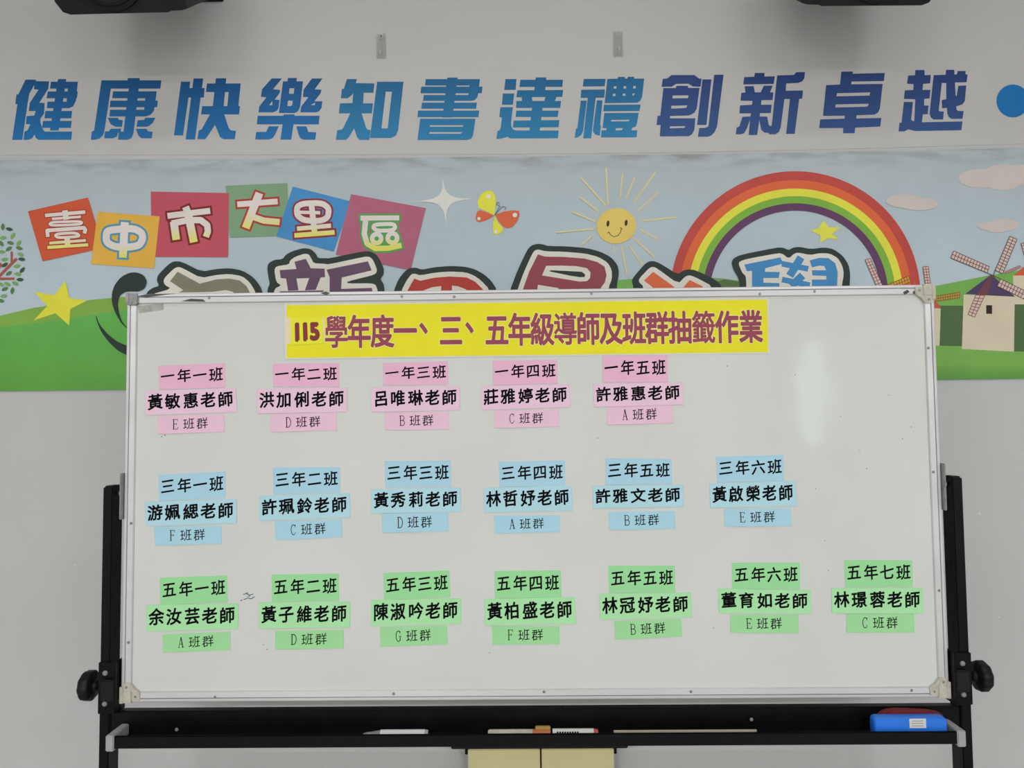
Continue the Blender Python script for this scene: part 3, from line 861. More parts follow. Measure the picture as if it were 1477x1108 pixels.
# ------------------------------------------------------------------ adhesive hooks on the wall
M_clear = mat('clear_plastic', (0.80, 0.80, 0.80), 0.2, noise=0.01, scale=30, alpha=0.28, spec=0.5)
M_tape = mat('hook_pad', (0.74, 0.74, 0.74), 0.6, noise=0.03, scale=60)
for (hx, hy, lab) in ((550, 67, 'clear plastic adhesive wall hook with a dark nail point, above the fifth character'),
                      (891.5, 64, 'clear plastic adhesive wall hook without a dark point, above the eighth character')):
    c = at(hx, hy, WALL_Y)
    w_, h_ = 0.0145, 0.037
    e = empty('adhesive_hook', (c.x, WALL_Y, c.z - h_), lab, 'hook', 'adhesive hooks')
    MB().box(c.x - w_ * .9, c.x + w_ * .9, WALL_Y - .0012, WALL_Y - .0001, c.z - h_ * .95, c.z + h_ * .95, .0004).build('adhesive_pad', M_tape, e)
    MB().box(c.x - w_, c.x + w_, WALL_Y - .0045, WALL_Y - .0012, c.z - h_, c.z + h_, .0014).build('back_plate', M_clear, e)
    MB().lathe([(.0075, 0), (.0088, .001), (.0088, .003), (.007, .004)], (c.x, WALL_Y - .0045, c.z + h_ * .68), (0, -1, 0)).build('button', M_clear, e, True)
    MB().tube([(c.x, WALL_Y - .004, c.z - h_ * .35), (c.x, WALL_Y - .008, c.z - h_ * .62), (c.x, WALL_Y - .016, c.z - h_ * .78), (c.x, WALL_Y - .020, c.z - h_ * .62), (c.x, WALL_Y - .021, c.z - h_ * .45)], .0022).build('hook', M_clear, e, True)
    if hx < 700:
        MB().lathe([(.0018, 0), (.0012, .002)], (c.x + .001, WALL_Y - .0085, c.z + h_ * .68), (0, -1, 0), 10).build('nail_point', M_blackpl, e)

# ------------------------------------------------------------------ loudspeakers
M_cone = mat('speaker_cone', (0.009, 0.009, 0.010), 0.55, noise=0.2, scale=80, spec=0.3)
M_pit = mat('port_hole', (0.002, 0.002, 0.003), 0.8, noise=0.1, scale=20)
def speaker(px, py, flip, lab):
    Yf = 0.13
    c = at(px, py, Yf)                      # middle of the lower front edge
    e = empty('loudspeaker', (c.x, Yf, c.z), lab, 'loudspeaker', 'wall loudspeakers')
    hw, hh, dp = 0.163, 0.215, 0.19
    rot = Matrix.Rotation(math.radians(30), 3, 'X')
    def P(x, y, z):
        return c + rot @ Vector((x * flip, y, z))
    # cabinet: one end rounded, the other stepped back and tapered
    prof = [(-hw, .07), (-hw + .005, .028), (-hw + .018, .006), (-hw + .035, 0), (.115, .002), (.122, .005), (.150, .006), (hw, .009),
            (hw, hh - .009), (.150, hh - .006), (.122, hh - .005), (.115, hh - .002), (-hw + .035, hh), (-hw + .018, hh - .006), (-hw + .005, hh - .028), (-hw, hh - .07)]
    a = [P(x, 0, z) for x, z in prof]
    b_ = [P(x * (.86 if x < 0 else .93), dp, .022 + z * .8) for x, z in prof]
    m_ = MB().hexa(a, b_)
    if flip < 0:
        m_.f = [tuple(reversed(f)) for f in m_.f]
    m_.build('cabinet', M_blackpl, e)
    MB().lathe([(.098, 0), (.098, .006), (.088, .008), (.084, .002)], P(-.02, 0, .103), rot @ Vector((0, -1, 0)), 40).build('woofer_ring', M_blackpl, e, True)
    MB().lathe([(.080, 0), (.078, .005), (.03, .001), (.028, .006), (.01, .010)], P(-.02, 0.001, .103), rot @ Vector((0, -1, 0)), 40).build('woofer_cone', M_cone, e, True)
    MB().add([P(.085, -.001, .03), P(.110, -.001, .03), P(.110, -.001, .05), P(.085, -.001, .05), P(.085, .001, .03), P(.110, .001, .03), P(.110, .001, .05), P(.085, .001, .05)],
             [(0, 1, 2, 3), (7, 6, 5, 4), (0, 4, 5, 1), (1, 5, 6, 2), (2, 6, 7, 3), (3, 7, 4, 0)]).build('port', M_pit, e)
    bx = c.x + flip * .105
    MB().box(min(bx, bx + flip * .03), max(bx, bx + flip * .03), Yf + .10, WALL_Y - .012, c.z + .20, c.z + .25, .003).build('bracket_arm', M_black, e)
    MB().box(bx - .03, bx + .04, WALL_Y - .012, WALL_Y - .0005, c.z + .18, c.z + .30, .002).build('wall_plate', M_black, e)
speaker(176, 20, 1, 'black loudspeaker on a wall bracket above the first blue slogan characters')
speaker(1253, 9, -1, 'black loudspeaker on a wall bracket above the last blue slogan characters')

# ------------------------------------------------------------------ cream cabinet standing by the wall under the tray
CY = 0.335
cl, cr = at(675, 1079, CY), at(885, 1079, CY)
tl, tr_ = at(651, 1076, CY), at(905, 1076, CY)
M_cream = mat('cream_laminate', alb((176, 170, 128), 0.51), 0.5, noise=0.03, scale=12)
ztop = (tl.z + tr_.z) / 2
cab = empty('low_cabinet', ((cl.x + cr.x) / 2, 0.36, ztop - .55), 'shallow cream two-door cabinet with a dark top on the wall under the whiteboard tray', 'cabinet')
MB().box(tl.x, tr_.x, CY - .01, WALL_Y - .0005, ztop - .004, ztop + .006, .002).build('cabinet_top', M_blackpl, cab)
MB().box(cl.x + .002, cr.x - .002, CY + .014, WALL_Y - .0005, ztop - .55, ztop - .004).build('body', mat('cabinet_body_dark', (0.06, 0.055, 0.04), 0.6, noise=.1), cab)
xm = (cl.x + cr.x) / 2
for a, b_ in ((cl.x, xm - .0022), (xm + .0022, cr.x)):
    d_ = MB().box(a, b_, CY - .006, CY + .014, ztop - .548, ztop - .006, .002).build('door', M_cream, cab)
    hx = a - .0045 if a < xm - .1 else b_ + .0045
    hx = cl.x - .004 if b_ < xm else cr.x + .004
    hz = at(673, 1085, CY).z
    MB().box(hx - .004, hx + .004, CY - .002, CY + .012, hz - .006, hz + .006, .001).build('hinge', M_black, d_)

# ------------------------------------------------------------------ mobile whiteboard
ZB, ZT, XB = 0.92, 1.8187, 0.90
wbz = empty('mobile_whiteboard', (0, 0.02, 0), 'white magnetic board in an aluminium frame on a black rolling stand', 'whiteboard')
SURF = 0.006
MB().box(-XB + .012, XB - .012, SURF, SURF + .012, ZB + .012, ZT - .012).build('writing_surface', M_wb, wbz)

def rail(p0, p1, inward, name='frame_rail'):
    """aluminium profile from p0 to p1: outer lip, groove, flat flange sloping to the board"""
    prof = [(0.0, 0.024), (0.0, 0.001), (0.0012, 0.0), (0.0058, 0.0), (0.0066, 0.0008), (0.0068, 0.0055), (0.0079, 0.0055), (0.0081, 0.0008), (0.0088, 0.0002),
            (0.0195, 0.0012), (0.0212, 0.003), (0.0214, SURF - .0002), (0.0214, 0.024)]
    d = (Vector(p1) - Vector(p0)).normalized()
    n = Vector(inward)
    a = [Vector(p0) + n * u + Vector((0, y, 0)) + d * u for u, y in prof]
    b_ = [Vector(p1) + n * u + Vector((0, y, 0)) - d * u for u, y in prof]
    m_ = MB()
    k = len(prof)
    fs = [(i, (i + 1) % k, k + (i + 1) % k, k + i) for i in range(k)] + [tuple(range(k))[::-1], tuple(range(k, 2 * k))]
    m_.add(a + b_, fs)
    return m_.build(name, M_alu, wbz)
rail((-XB, 0, ZT), (XB, 0, ZT), (0, 0, -1))
rail((XB, 0, ZB), (-XB, 0, ZB), (0, 0, 1))
rail((-XB, 0, ZB), (-XB, 0, ZT), (1, 0, 0))
rail((XB, 0, ZT), (XB, 0, ZB), (-1, 0, 0))

# corner pieces: three moulded plastic ones, and a bent bare one at the chipped corner
def corner(sx, top, m, arm):
    x0 = sx * XB; z0 = ZT if top else ZB; sz = -1 if top else 1
    mb = MB()
    def B(x1, x2, z1, z2, y):
        xs = sorted((x0 - sx * x1, x0 - sx * x2)); zs = sorted((z0 + sz * z1, z0 + sz * z2))
        mb.box(xs[0], xs[1], y, .004, zs[0], zs[1], .0008)
    B(-.0015, .024, -.0015, .024, -.0032)
    B(.024, arm, .004, .0215, -.0024)
    B(.004, .0215, .024, arm, -.0024)
    B(-.002, .006, -.002, arm * .8, -.0045)
    if arm > .036:      # curved web between the arms
        pts = [(x0 - sx * (.0215), z0 + sz * arm * .95), (x0 - sx * .0215, z0 + sz * .0215), (x0 - sx * arm * .95, z0 + sz * .0215), (x0 - sx * .029, z0 + sz * .029)]
        a = [Vector((x, -.0015, z)) for x, z in pts]; b_ = [Vector((x, .0045, z)) for x, z in pts]
        mb.hexa(b_, a)
    o = mb.build('corner_piece', m, wbz)
    for u, v in ((.033 if arm > .036 else .02, .0128), (.0128, .033 if arm > .036 else .02)):
        MB().lathe([(.0026, 0), (.0026, .0008), (.0016, .0014)], (x0 - sx * u, -.0024, z0 + sz * v), (0, -1, 0), 12).build('screw', M_steel, o)
corner(1, True, M_corner, .042)
corner(-1, False, M_corner, .042)
corner(1, False, M_corner, .042)
corner(-1, True, M_steel, .026)

def front(px, py, Y=0.0):
    return at(px, py, Y)
for sxp, syp in [(301.6,429.8),(579.4,427.6),(853,423.5),(1175,420.3),(310,1005.7),(567.8,1001),(784.7,998.3),(996.7,998),(1315,996.2),(189,755),(185,927),(1346.5,681),(1354.8,852),(1339.5,502),(655,428),(1096,424)]:
    p = front(sxp, syp)
    MB().lathe([(.0030, 0), (.0030, .0010), (.0018, .0020)], (p.x, .0012, p.z), (0, -1, 0), 12).build('screw', M_steel, wbz)
# dented, pried-up strips of the upper rail
M_dark = mat('dark_gap', (0.09, 0.09, 0.092), 0.7, noise=0.2, scale=30)
for quad in ([(198,427),(212,424.5),(252,423.5),(210,429)], [(262,434.5),(275,431),(293,432),(296,435)], [(462,423),(470,420.5),(476,423),(470,425.5)],
             [(1303,421.5),(1309,418),(1312,421),(1306,425)], [(1318,419.5),(1332,424),(1331,428),(1317,423)]):
    pts = [front(x, y, -.0004) for x, y in quad]
    MB().hexa([p + Vector((0, .002, 0)) for p in pts], pts).build('frame_dent', M_dark, wbz)

# marks on the board
M_blue = mat('blue_marker', (0.13, 0.15, 0.27), 0.6, noise=0.3, scale=300)
M_res = mat('tape_residue', (0.44, 0.46, 0.43), 0.5, noise=0.22, scale=90)
gs = crop(190, 800, 4.476)
sc = []
for p in ([(720,258),(740,252),(760,262),(785,255)], [(722,292),(750,280),(770,286),(795,272)], [(748,270),(765,268)], [(700,300),(715,292)], [(740,248),(752,250)]):
    sc += stroke(gs(p), 1.2)
decal('scribble', sc, SURF - .0004, M_blue, wbz, (70, 75, 110), KB)
rq = [(199,442),(236,437),(236,447),(201,452)]
decal('tape_residue', [rq], SURF - .0004, M_res, wbz, (170, 172, 165), KB)
sp = []
for x, y in ((1147,541),(1049,528),(1213,601),(1240,650),(862,632),(238,628),(233,630),(1315,616),(1190,780),(1176,705),(1195,823),(640,905),(706,942),(1029,906),(380,930),(385,937),(1250,676),(1302,633),(1282,570),(700,590)):
    sp.append(circ(x + random.uniform(-.5, .5), y, random.uniform(.6, 1.1), random.uniform(.5, .8), n=7))
decal('ink_speck', sp, SURF - .0004, M_dark, wbz, (90, 90, 90), KB)

# posts
def P0(px, py, Y):
    return at(px, py, Y)
PY0, PY1 = 0.006, 0.050
for s, xa, xb, ytop in ((-1, (148.7, 703), (162.5, 703), 703), (1, (1388, 689), (1373.4, 689), 689)):
    xo = (P0(xa[0], xa[1], PY0).x); xi = P0(xb[0], xb[1], PY0).x
    zt = P0(xa[0], ytop, PY0).z
    x0, x1 = sorted((xo, xi))
    po = MB().box(x0, x1, PY0, PY1, 0.10, zt, .0018).build('post', M_black, wbz)
    xc = (x0 + x1) / 2
    # top cap and adjusting slots
    MB().box(x0 + .002, x1 - .002, PY0 + .004, PY1 - .004, zt, zt + .003, .001).build('post_cap', M_blackpl, po)
    ss = 1 if s < 0 else -1
    for zz in (1.33, 1.20, 1.06):
        MB().box(x1 - .0004 if s < 0 else x0 - .0004, x1 + .0004 if s < 0 else x0 + .0004, .024, .031, zz - .014, zz + .014).build('slot', M_pit, po)
    # guide strip on the frame's side with its nylon roller
    qa = P0(180.5 if s < 0 else 1354, 682 if s < 0 else 668, 0.01); qb = P0(180.5 if s < 0 else 1354, 748 if s < 0 else 735, 0.01)
    xe = -XB - .0005 if s < 0 else XB + .0005
    MB().box(min(xe, xe + s * .004), max(xe, xe + s * .004), -.012, .022, qb.z, qa.z, .0012).build('guide_strip', M_steel, wbz)
    rz = qa.z - .046
    MB().lathe([(.008, 0), (.0095, .002), (.0095, .008), (.007, .010)], (xe + s * .004, .012, rz), (s, 0, 0), 20).build('roller', M_corner if s > 0 else M_grey, wbz, True)
    MB().tube([(xe + s * .012, .012, rz), ((x1 if s < 0 else x0), .03, rz)], .003, 8).build('roller_pin', M_steel, wbz)
    # clamp bracket, rivets, pivot block and hand knob near the board's lower corner
    zk = P0(126 if s < 0 else 1415, 989 if s < 0 else 975, .02).z
    yk = .02
    br = MB()
    bx0, bx1 = (x0 - .0005, -XB - .004) if s < 0 else (XB + .004, x1 + .0005)
    br.box(bx0, bx1, PY0 - .006, PY0, zk - .055, zk + .056, .0012)
    br.box(bx1 - .004 if s < 0 else bx0, bx1 if s < 0 else bx0 + .004, -.018, PY0 + .02, zk - .05, zk + .062, .001)
    b_o = br.build('clamp_bracket', M_black, wbz)
    MB().box(bx0 + .012 if s < 0 else bx0 + .003, bx1 - .003 if s < 0 else bx1 - .012, PY0 - .020, PY0 - .005, zk - .024, zk + .022, .003).build('pivot_block', M_blackpl, b_o)
    rx = P0(151.5 if s < 0 else 1389.5, 990, PY0 - .006).x
    for dz in (.033, -.033):
        MB().lathe([(.0058, 0), (.0055, .0015), (.0038, .0030), (.001, .0036)], (rx, PY0 - .006, zk + dz), (0, -1, 0), 16).build('rivet', M_rivet, b_o, True)
    xs_ = x0 if s < 0 else x1
    MB().lathe([(.0045, -.01), (.0045, .022)], (xs_, yk, zk), (s, 0, 0), 12).build('knob_shaft', M_steel, wbz)
    wob = lambda t: 1 + .028 * math.cos(9 * t)
    MB().lathe([(.007, .008), (.011, .010), (.014, .016), (.024, .019), (.030, .021), (.032, .024), (.032, .038), (.028, .043), (.02, .045)], (xs_, yk, zk), (s, 0, 0), 72, wob).build('hand_knob', M_blackpl, wbz, True)
    # foot with two castors
    fx = xc
    MB().box(fx - .022, fx + .022, -.33, .36, .075, .105, .003).build('foot', M_black, wbz)
    for yy in (-.29, .32):
        ca = MB().tube([(fx, yy, .075), (fx, yy, .055)], .008).build('castor', M_steel, wbz)
        MB().lathe([(.020, -.011), (.0245, -.008), (.0245, .008), (.020, .011)], (fx, yy, .025), (1, 0, 0), 24).build('wheel', M_blackpl, ca, True)

# cross rail between the posts
xl = P0(170, 1028, PY0 + .01).x; xr = P0(1364, 1020, PY0 + .01).x
zr1 = P0(738, 1022.5, .008).z; zr0 = P0(738, 1062, .006).z
xl, xr = -0.925, 0.925
cross = MB().box(xl, xr, .008, .029, zr0, zr1, .0015).build('cross_rail', M_black, wbz)
MB().box(xl + .01, xr - .01, .008, .048, .16, .20, .0015).build('cross_rail', M_black, wbz)

# pen tray: folded steel channel with grey end caps
TF, TB = -.058, .007
zl = P0(738, 1059.5, TF).z; zl0 = P0(738, 1077.2, TF).z
zs = P0(738, 1042, TB).z
tx0 = P0(164, 1070, TF).x; tx1 = P0(1381, 1062, TF).x
th = .0016
tray = MB()
tray.box(tx0, tx1, TF, TF + th, zl0, zl, .0005)                     # front lip
tray.box(tx0, tx1, TF, TF + .006, zl - th, zl, .0005)               # rolled edge
tray.box(tx0, tx1, TF + th, TB, zl0 + .0055, zl0 + .0055 + th)                      # floor
tray.box(tx0, tx1, TB - .005, TB, zl0, zs, .0004)                   # upstand
tr_o = tray.build('pen_tray', M_black, wbz)
for s, x in ((-1, tx0), (1, tx1)):
    cp = MB()
    a, b_ = sorted((x - s * .001, x + s * .0165))
    cp.box(a, b_, TF - .003, TB - .002, zl0 - .005, zl + .003, .002)
    cp.build('end_cap', M_grey, tr_o)
for bx_, by_ in ((255, 1052.5), (1084, 1038)):
    p = P0(bx_, by_, TB - .005)
    MB().lathe([(.004, 0), (.0036, .0015), (.001, .0025)], (p.x, TB - .005, p.z), (0, -1, 0), 12).build('rivet', M_rivet, tr_o)
ZFL = zl0 + .0055 + th

# ------------------------------------------------------------------ paper on the board
def papers(name, quad, color, m, label, cat, group=None, lift=0.0, z=0.0, parent=None, k=KB, rad=0.0):
    """sheet of paper lying on the board, lower edge lifted a little"""
    NXc, NYc = 6, 4
    vs, fs, cs = [], [], []
    def pt(u, v, back):
        a, b_, c, d = quad
        x = (a[0] * (1 - u) + b_[0] * u) * (1 - v) + (d[0] * (1 - u) + c[0] * u) * v
        y = (a[1] * (1 - u) + b_[1] * u) * (1 - v) + (d[1] * (1 - u) + c[1] * u) * v
        p = at(x, y, SURF)
        p.y -= z + (0 if back else .0004) + lift * v * v * (0.6 + 0.4 * math.cos(6 * (u - .3)))
        return p
    for bk in (0, 1):
        for j in range(NYc + 1):
            for i in range(NXc + 1):
                vs.append(pt(i / NXc, j / NYc, bk)); cs.append(alb(color, k))
    n = (NXc + 1) * (NYc + 1)
    for j in range(NYc):
        for i in range(NXc):
            a = j * (NXc + 1) + i
            q = (a, a + NXc + 1, a + NXc + 2, a + 1)
            fs.append(q); fs.append(tuple(n + t for t in q[::-1]))
    ring = [i for i in range(NXc + 1)] + [(j + 1) * (NXc + 1) - 1 for j in range(1, NYc + 1)] + [n - 2 - i for i in range(NXc)] + [j * (NXc + 1) for j in range(NYc - 1, 0, -1)]
    for i in range(len(ring)):
        a, b_ = ring[i], ring[(i + 1) % len(ring)]
        fs.append((a, b_, n + b_, n + a))
    o = obj(name, vs, fs, m, parent, cols=cs)
    if label:
        tag(o, label, cat, group)
    return o, pt

def lettering(parent, pt, items, m, out=.0002, name='lettering'):
    """items: (char, u, v, width, height, bold, slant) in the sheet's own unit square"""
    vs, fs = [], []
    for ch, u, v, w_, h_, bold, sl in items:
        gv, gf = serif(ch) if bold == 'serif' else glyph(ch, bold)
        b_ = len(vs)
        for x, y in gv:
            yy = y + sl * x
            p = pt(u + x * w_, v - yy * h_, 0)
            p.y -= out
            vs.append(p)
        fs += [tuple(b_ + i for i in f) for f in gf]
    return obj(name, vs, fs, m, parent)

M_paper = mat('coloured_paper', rough=0.75, noise=0.03, scale=14, attr='print', spec=0.25)
def card(kind, quad, text, color, label, group):
    lift = {'top': .0008, 'name': .0010, 'grp': .0016}[kind] * random.uniform(.5, 1.3)
    zoff = {'top': .0002, 'name': .0007, 'grp': .0003}[kind]
    o, pt = papers('paper_card', quad, color, M_paper, label, 'card', group, lift, zoff)
    if kind == 'top':
        it = [(c, u, .46, .19, .52, .018, .10) for c, u in zip(text, (.135, .385, .62, .865))]
    elif kind == 'name':
        it = [(c, u, .47, .150, .58, .026, .09) for c, u in zip(text, (.11, .30, .50, .69, .88))]
    else:
        it = [(text[0], .27, .48, .152, .58, 'serif', 0)] + [(c, u, .49, .155, .58, .002, .09) for c, u in zip(text[1:], (.47, .67))]
    lettering(o, pt, it, M_ink)

CD = [
 ('A', 190, 510, 4.476, 'p', [('一年一班', '黃敏惠老師', 'E', [(172,80),(602,63),(604,220),(177,232)], [(88,243),(672,222),(682,377),(90,400)], [(165,407),(598,390),(600,505),(168,520)]),
  ('一年二班', '洪加俐老師', 'D', [(910,66),(1338,63),(1340,215),(915,215)], [(808,228),(1390,220),(1392,377),(810,387)], [(895,393),(1322,383),(1325,495),(898,507)])]),
 ('B', 520, 510, 4.616, 'p', [('一年三班', '呂唯琳老師', 'B', [(150,65),(582,52),(585,208),(152,212)], [(70,225),(660,218),(663,377),(75,390)], [(160,392),(590,388),(592,505),(163,510)]),
  ('一年四班', '莊雅婷老師', 'C', [(880,48),(1310,43),(1313,200),(883,210)], [(803,217),(1392,203),(1398,357),(805,377)], [(890,380),(1320,373),(1322,488),(893,495)])]),
 ('C', 840, 510, 4.476, 'p', [('一年五班', '許雅惠老師', 'A', [(128,15),(548,12),(553,185),(130,187)], [(70,197),(645,185),(652,330),(75,345)], [(157,340),(583,333),(587,450),(162,460)])]),
 ('D', 190, 650, 4.476, 'b', [('三年一班', '游姵緦老師', 'F', [(173,157),(607,135),(605,305),(177,325)], [(85,332),(678,312),(678,470),(90,488)], [(145,493),(580,485),(580,600),(152,613)]),
  ('三年二班', '許珮鈴老師', 'C', [(912,110),(1343,107),(1345,270),(915,283)], [(825,293),(1408,275),(1412,432),(825,453)], [(925,458),(1357,445),(1360,560),(930,578)])]),
 ('E', 520, 650, 4.476, 'b', [('三年三班', '黃秀莉老師', 'D', [(157,67),(582,65),(585,233),(160,238)], [(70,250),(645,240),(647,395),(72,405)], [(138,407),(565,402),(568,520),(143,530)]),
  ('三年四班', '林哲妤老師', 'A', [(892,73),(1318,63),(1320,230),(898,235)], [(795,240),(1362,228),(1370,387),(798,400)], [(862,420),(1287,418),(1288,525),(867,535)])]),
 ('F', 840, 650, 4.476, 'b', [('三年五班', '許雅文老師', 'B', [(150,48),(575,55),(578,215),(150,222)], [(67,228),(648,220),(655,363),(70,373)], [(170,397),(597,390),(602,505),(173,512)]),
  ('三年六班', '黃啟榮老師', 'E', [(862,40),(1297,28),(1303,195),(870,205)], [(822,212),(1375,197),(1382,357),(825,370)], [(913,377),(1347,373),(1350,487),(918,490)])]),
 ('G', 190, 800, 4.476, 'g', [('五年一班', '余汝芸老師', 'A', [(182,150),(617,135),(620,305),(187,325)], [(95,325),(688,315),(688,480),(97,495)], [(200,515),(637,498),(637,615),(203,632)]),
  ('五年二班', '黃子維老師', 'D', [(903,130),(1337,123),(1337,297),(905,305)], [(822,310),(1410,303),(1408,472),(823,477)], [(928,493),(1368,487),(1367,605),(928,610)])]),
 ('H', 520, 800, 4.476, 'g', [('五年三班', '陳淑吟老師', 'G', [(147,120),(573,103),(580,275),(153,292)], [(68,292),(648,282),(648,448),(68,465)], [(127,470),(558,460),(563,578),(130,595)]),
  ('五年四班', '黃柏盛老師', 'F', [(863,107),(1293,103),(1297,278),(868,282)], [(800,287),(1383,275),(1390,448),(805,457)], [(850,462),(1285,463),(1285,578),(852,580)])]),
 ('I', 850, 800, 4.476, 'g', [('五年五班', '林冠妤老師', 'B', [(122,73),(552,72),(555,243),(128,248)], [(65,253),(655,245),(662,405),(70,420)], [(162,430),(592,415),(600,530),(168,548)]),
  ('五年六班', '董育如老師', 'E', [(920,53),(1357,52),(1360,222),(923,222)], [(832,220),(1428,230),(1430,383),(838,378)], [(910,390),(1348,388),(1352,508),(913,503)])]),
 ('J', 1150, 800, 4.517, 'g', [('五年七班', '林璟蓉老師', 'C', [(305,37),(748,37),(752,210),(313,212)], [(220,218),(817,218),(820,383),(225,382)], [(320,385),(760,387),(763,507),(320,507)])]),
]
PAL = {'p': ((230, 172, 198), (232, 188, 208), (232, 184, 204)), 'b': ((160, 199, 222), (167, 205, 228), (160, 200, 222)), 'g': ((146, 208, 150), (160, 215, 163), (150, 207, 150))}
CN = {'p': 'pink', 'b': 'light blue', 'g': 'green'}
WD = {'一': 'one', '二': 'two', '三': 'three', '四': 'four', '五': 'five', '六': 'six', '七': 'seven'}
for _, ox, oy, s, pc, cols_ in CD:
    g = crop(ox, oy, s)
    for t1, t2, t3, q1, q2, q3 in cols_:
        cl_ = 'grade %s class %s' % (WD[t1[0]], WD[t1[2]])
        card('top', g(q1), t1, PAL[pc][0], '%s paper card reading %s, %s, on the whiteboard' % (CN[pc], t1, cl_), '%s class cards' % CN[pc])
        card('name', g(q2), t2, PAL[pc][1], '%s wide teacher name card directly under the %s card' % (CN[pc], cl_), '%s teacher name cards' % CN[pc])
        card('grp', g(q3), t3 + '班群', PAL[pc][2], '%s small card lettered %s, lowest of the three for %s' % (CN[pc], t3, cl_), '%s class group cards' % CN[pc])

# yellow title strip
tq = [(410.4,437.8),(1108.4,429.5),(1110.2,509.8),(411.2,518.3)]
strip, pt = papers('title_strip', tq, (205, 205, 196), M_paper, 'long yellow title strip with maroon characters across the top of the whiteboard', 'title strip', None, .0008, .0003)
def sub_quad(pt, quad_uv, name, color, parent, out):
    vs, cs = [], []
    (u0, v0), (u1, v1) = quad_uv
    n = 24
    fs = []
    for j in range(5):
        for i in range(n + 1):
            p = pt(u0 + (u1 - u0) * i / n, v0 + (v1 - v0) * j / 4, 0); p.y -= out
            vs.append(p); cs.append(alb(color, KB))
    for j in range(4):
        for i in range(n):
            a = j * (n + 1) + i
            fs.append((a, a + n + 1, a + n + 2, a + 1))
    return obj(name, vs, fs, M_paper, parent, cols=cs)
sub_quad(pt, ((.0042, .034), (.9965, .978)), 'yellow_field', (238, 212, 44), strip, .0002)
M_maroon = mat('maroon_ink', alb((138, 56, 78), KB), 0.6, noise=0.06, scale=30)
M_halo = mat('pale_yellow_halo', alb((236, 216, 140), KB), 0.6, noise=0.03, scale=30)
TITLE = '學年度一、三、五年級導師及班群抽籤作業'
CX = [485.2,518.2,551.6,584.6,617.4,650.5,683.6,716.6,749.7,782.3,815.4,848.2,881.5,914.6,947.4,980.7,1014.5,1048.1,1082.7]
def title_items(bold):
    it = []
    for c, x in zip(TITLE, CX):
        u = (x - 410.8) / 698.4
        yc = 479.8 - (x - 485) * (479.8 - 472.3) / (1082.7 - 485)
        yt = 437.8 - 8.3 * u; yb = 518.3 - 8.5 * u
        v = (yc - yt) / (yb - yt)
        it.append((c, u + (.006 if c == '、' else 0), v - (.22 if c == '、' else 0), 30.5 / 698.4, 43 / 80.4, bold - (.008 if c in '學導籤' else 0), 0))
    return it
for ih, ib in zip(title_items(.052), title_items(.028)):
    ch_o = lettering(strip, pt, [ib], M_maroon, .0006, 'character')
    lettering(ch_o, pt, [ih], M_halo, .0004, 'halo')
o, p115 = papers('number_card', [(419.5,457.6),(464.6,457),(467.6,495),(420,498)], (232, 224, 60), M_paper, 'small yellow card reading 115 pasted over the start of the title strip', 'card', None, .0010, .0014)
M_dred = mat('dark_red_ink', alb((122, 38, 40), KB), 0.6, noise=0.06, scale=30)
lettering(o, p115, [('1', .20, .55, .50, .70, .064, 0), ('1', .45, .55, .50, .70, .064, 0), ('5', .74, .55, .50, .70, .064, 0)], M_dred)
for q, lab in (([(413,459),(419.8,458.6),(420,495.5),(413.5,496)], 'pale pink tape strip along the outer edge of the 115 card'),
               ([(464.4,458.5),(468,458.3),(469,493.5),(466.6,494)], 'pale pink tape strip between the 115 card and the maroon title')):
    papers('tape_strip', q, (226, 205, 172), M_paper, lab, 'tape', None, 0, .0010)

# ------------------------------------------------------------------ things in the tray
M_white = mat('white_plastic', (0.78, 0.78, 0.78), 0.4, noise=0.04, scale=40)
M_smoke = mat('smoky_clear_plastic', (0.25, 0.26, 0.27), 0.3, noise=0.1, scale=40)
M_red = mat('red_plastic', (0.55, 0.06, 0.06), 0.4, noise=0.06, scale=40)
M_gold = mat('amber_cap', (0.52, 0.33, 0.10), 0.4, noise=0.1, scale=50)
M_orange = mat('orange_band', (0.62, 0.18, 0.06), 0.45, noise=0.1, scale=50)
M_milk = mat('milky_plastic', (0.58, 0.56, 0.46), 0.35, noise=0.15, scale=70)
def tray_x(px, py, Y):
    return P0(px, py, Y).x
def marker(name, label, cat, Y, r, segs, base, yaw=0.0, lift=0.0):
    """segs: (part name, px from, px to, [(radius, 0..1)], material)"""
    zc = ZFL + r + .0004 + lift
    x_a = tray_x(segs[0][1], base, Y); x_b = tray_x(segs[-1][2], base, Y)
    e = empty(name, ((x_a + x_b) / 2, Y, ZFL), label, cat)
    for nm, a, b_, prof, m in segs:
        xa, xb = tray_x(a, base, Y), tray_x(b_, base, Y)
        y0 = Y + math.tan(yaw) * (xa - x_a); y1 = Y + math.tan(yaw) * (xb - x_a)
        d = Vector((xb - xa, y1 - y0, 0))
        MB().lathe([(r * q, t * d.length) for q, t in prof], (xa, y0, zc), d, 20).build(nm, m, e, True)
    return e
F1 = [(1, 0), (1, 1)]
marker('marker_pen', 'white marker pen with a smoky grey tip lying alone in the black tray', 'marker pen', -.028, .0085,
       [('tip', 524, 536, [(.15, 0), (.45, .5), (.5, 1)], M_smoke), ('collar', 536, 549, [(.55, 0), (.8, .7), (.9, 1)], M_smoke), ('barrel', 549, 613, F1, M_white), ('end_plug', 613, 617.5, [(.95, 0), (.85, 1)], M_grey)], 1057)
e = marker('marker_pen', 'milky beige marker pen with an amber and orange end, beside the red-tipped pen', 'marker pen', -.030, .0085,
       [('barrel', 704, 768, [(.8, 0), (1, .04), (1, 1)], M_milk), ('orange_band', 768, 794, F1, M_orange)], 1054)
xa, xb = tray_x(772, 1050, -.030), tray_x(794, 1050, -.030)
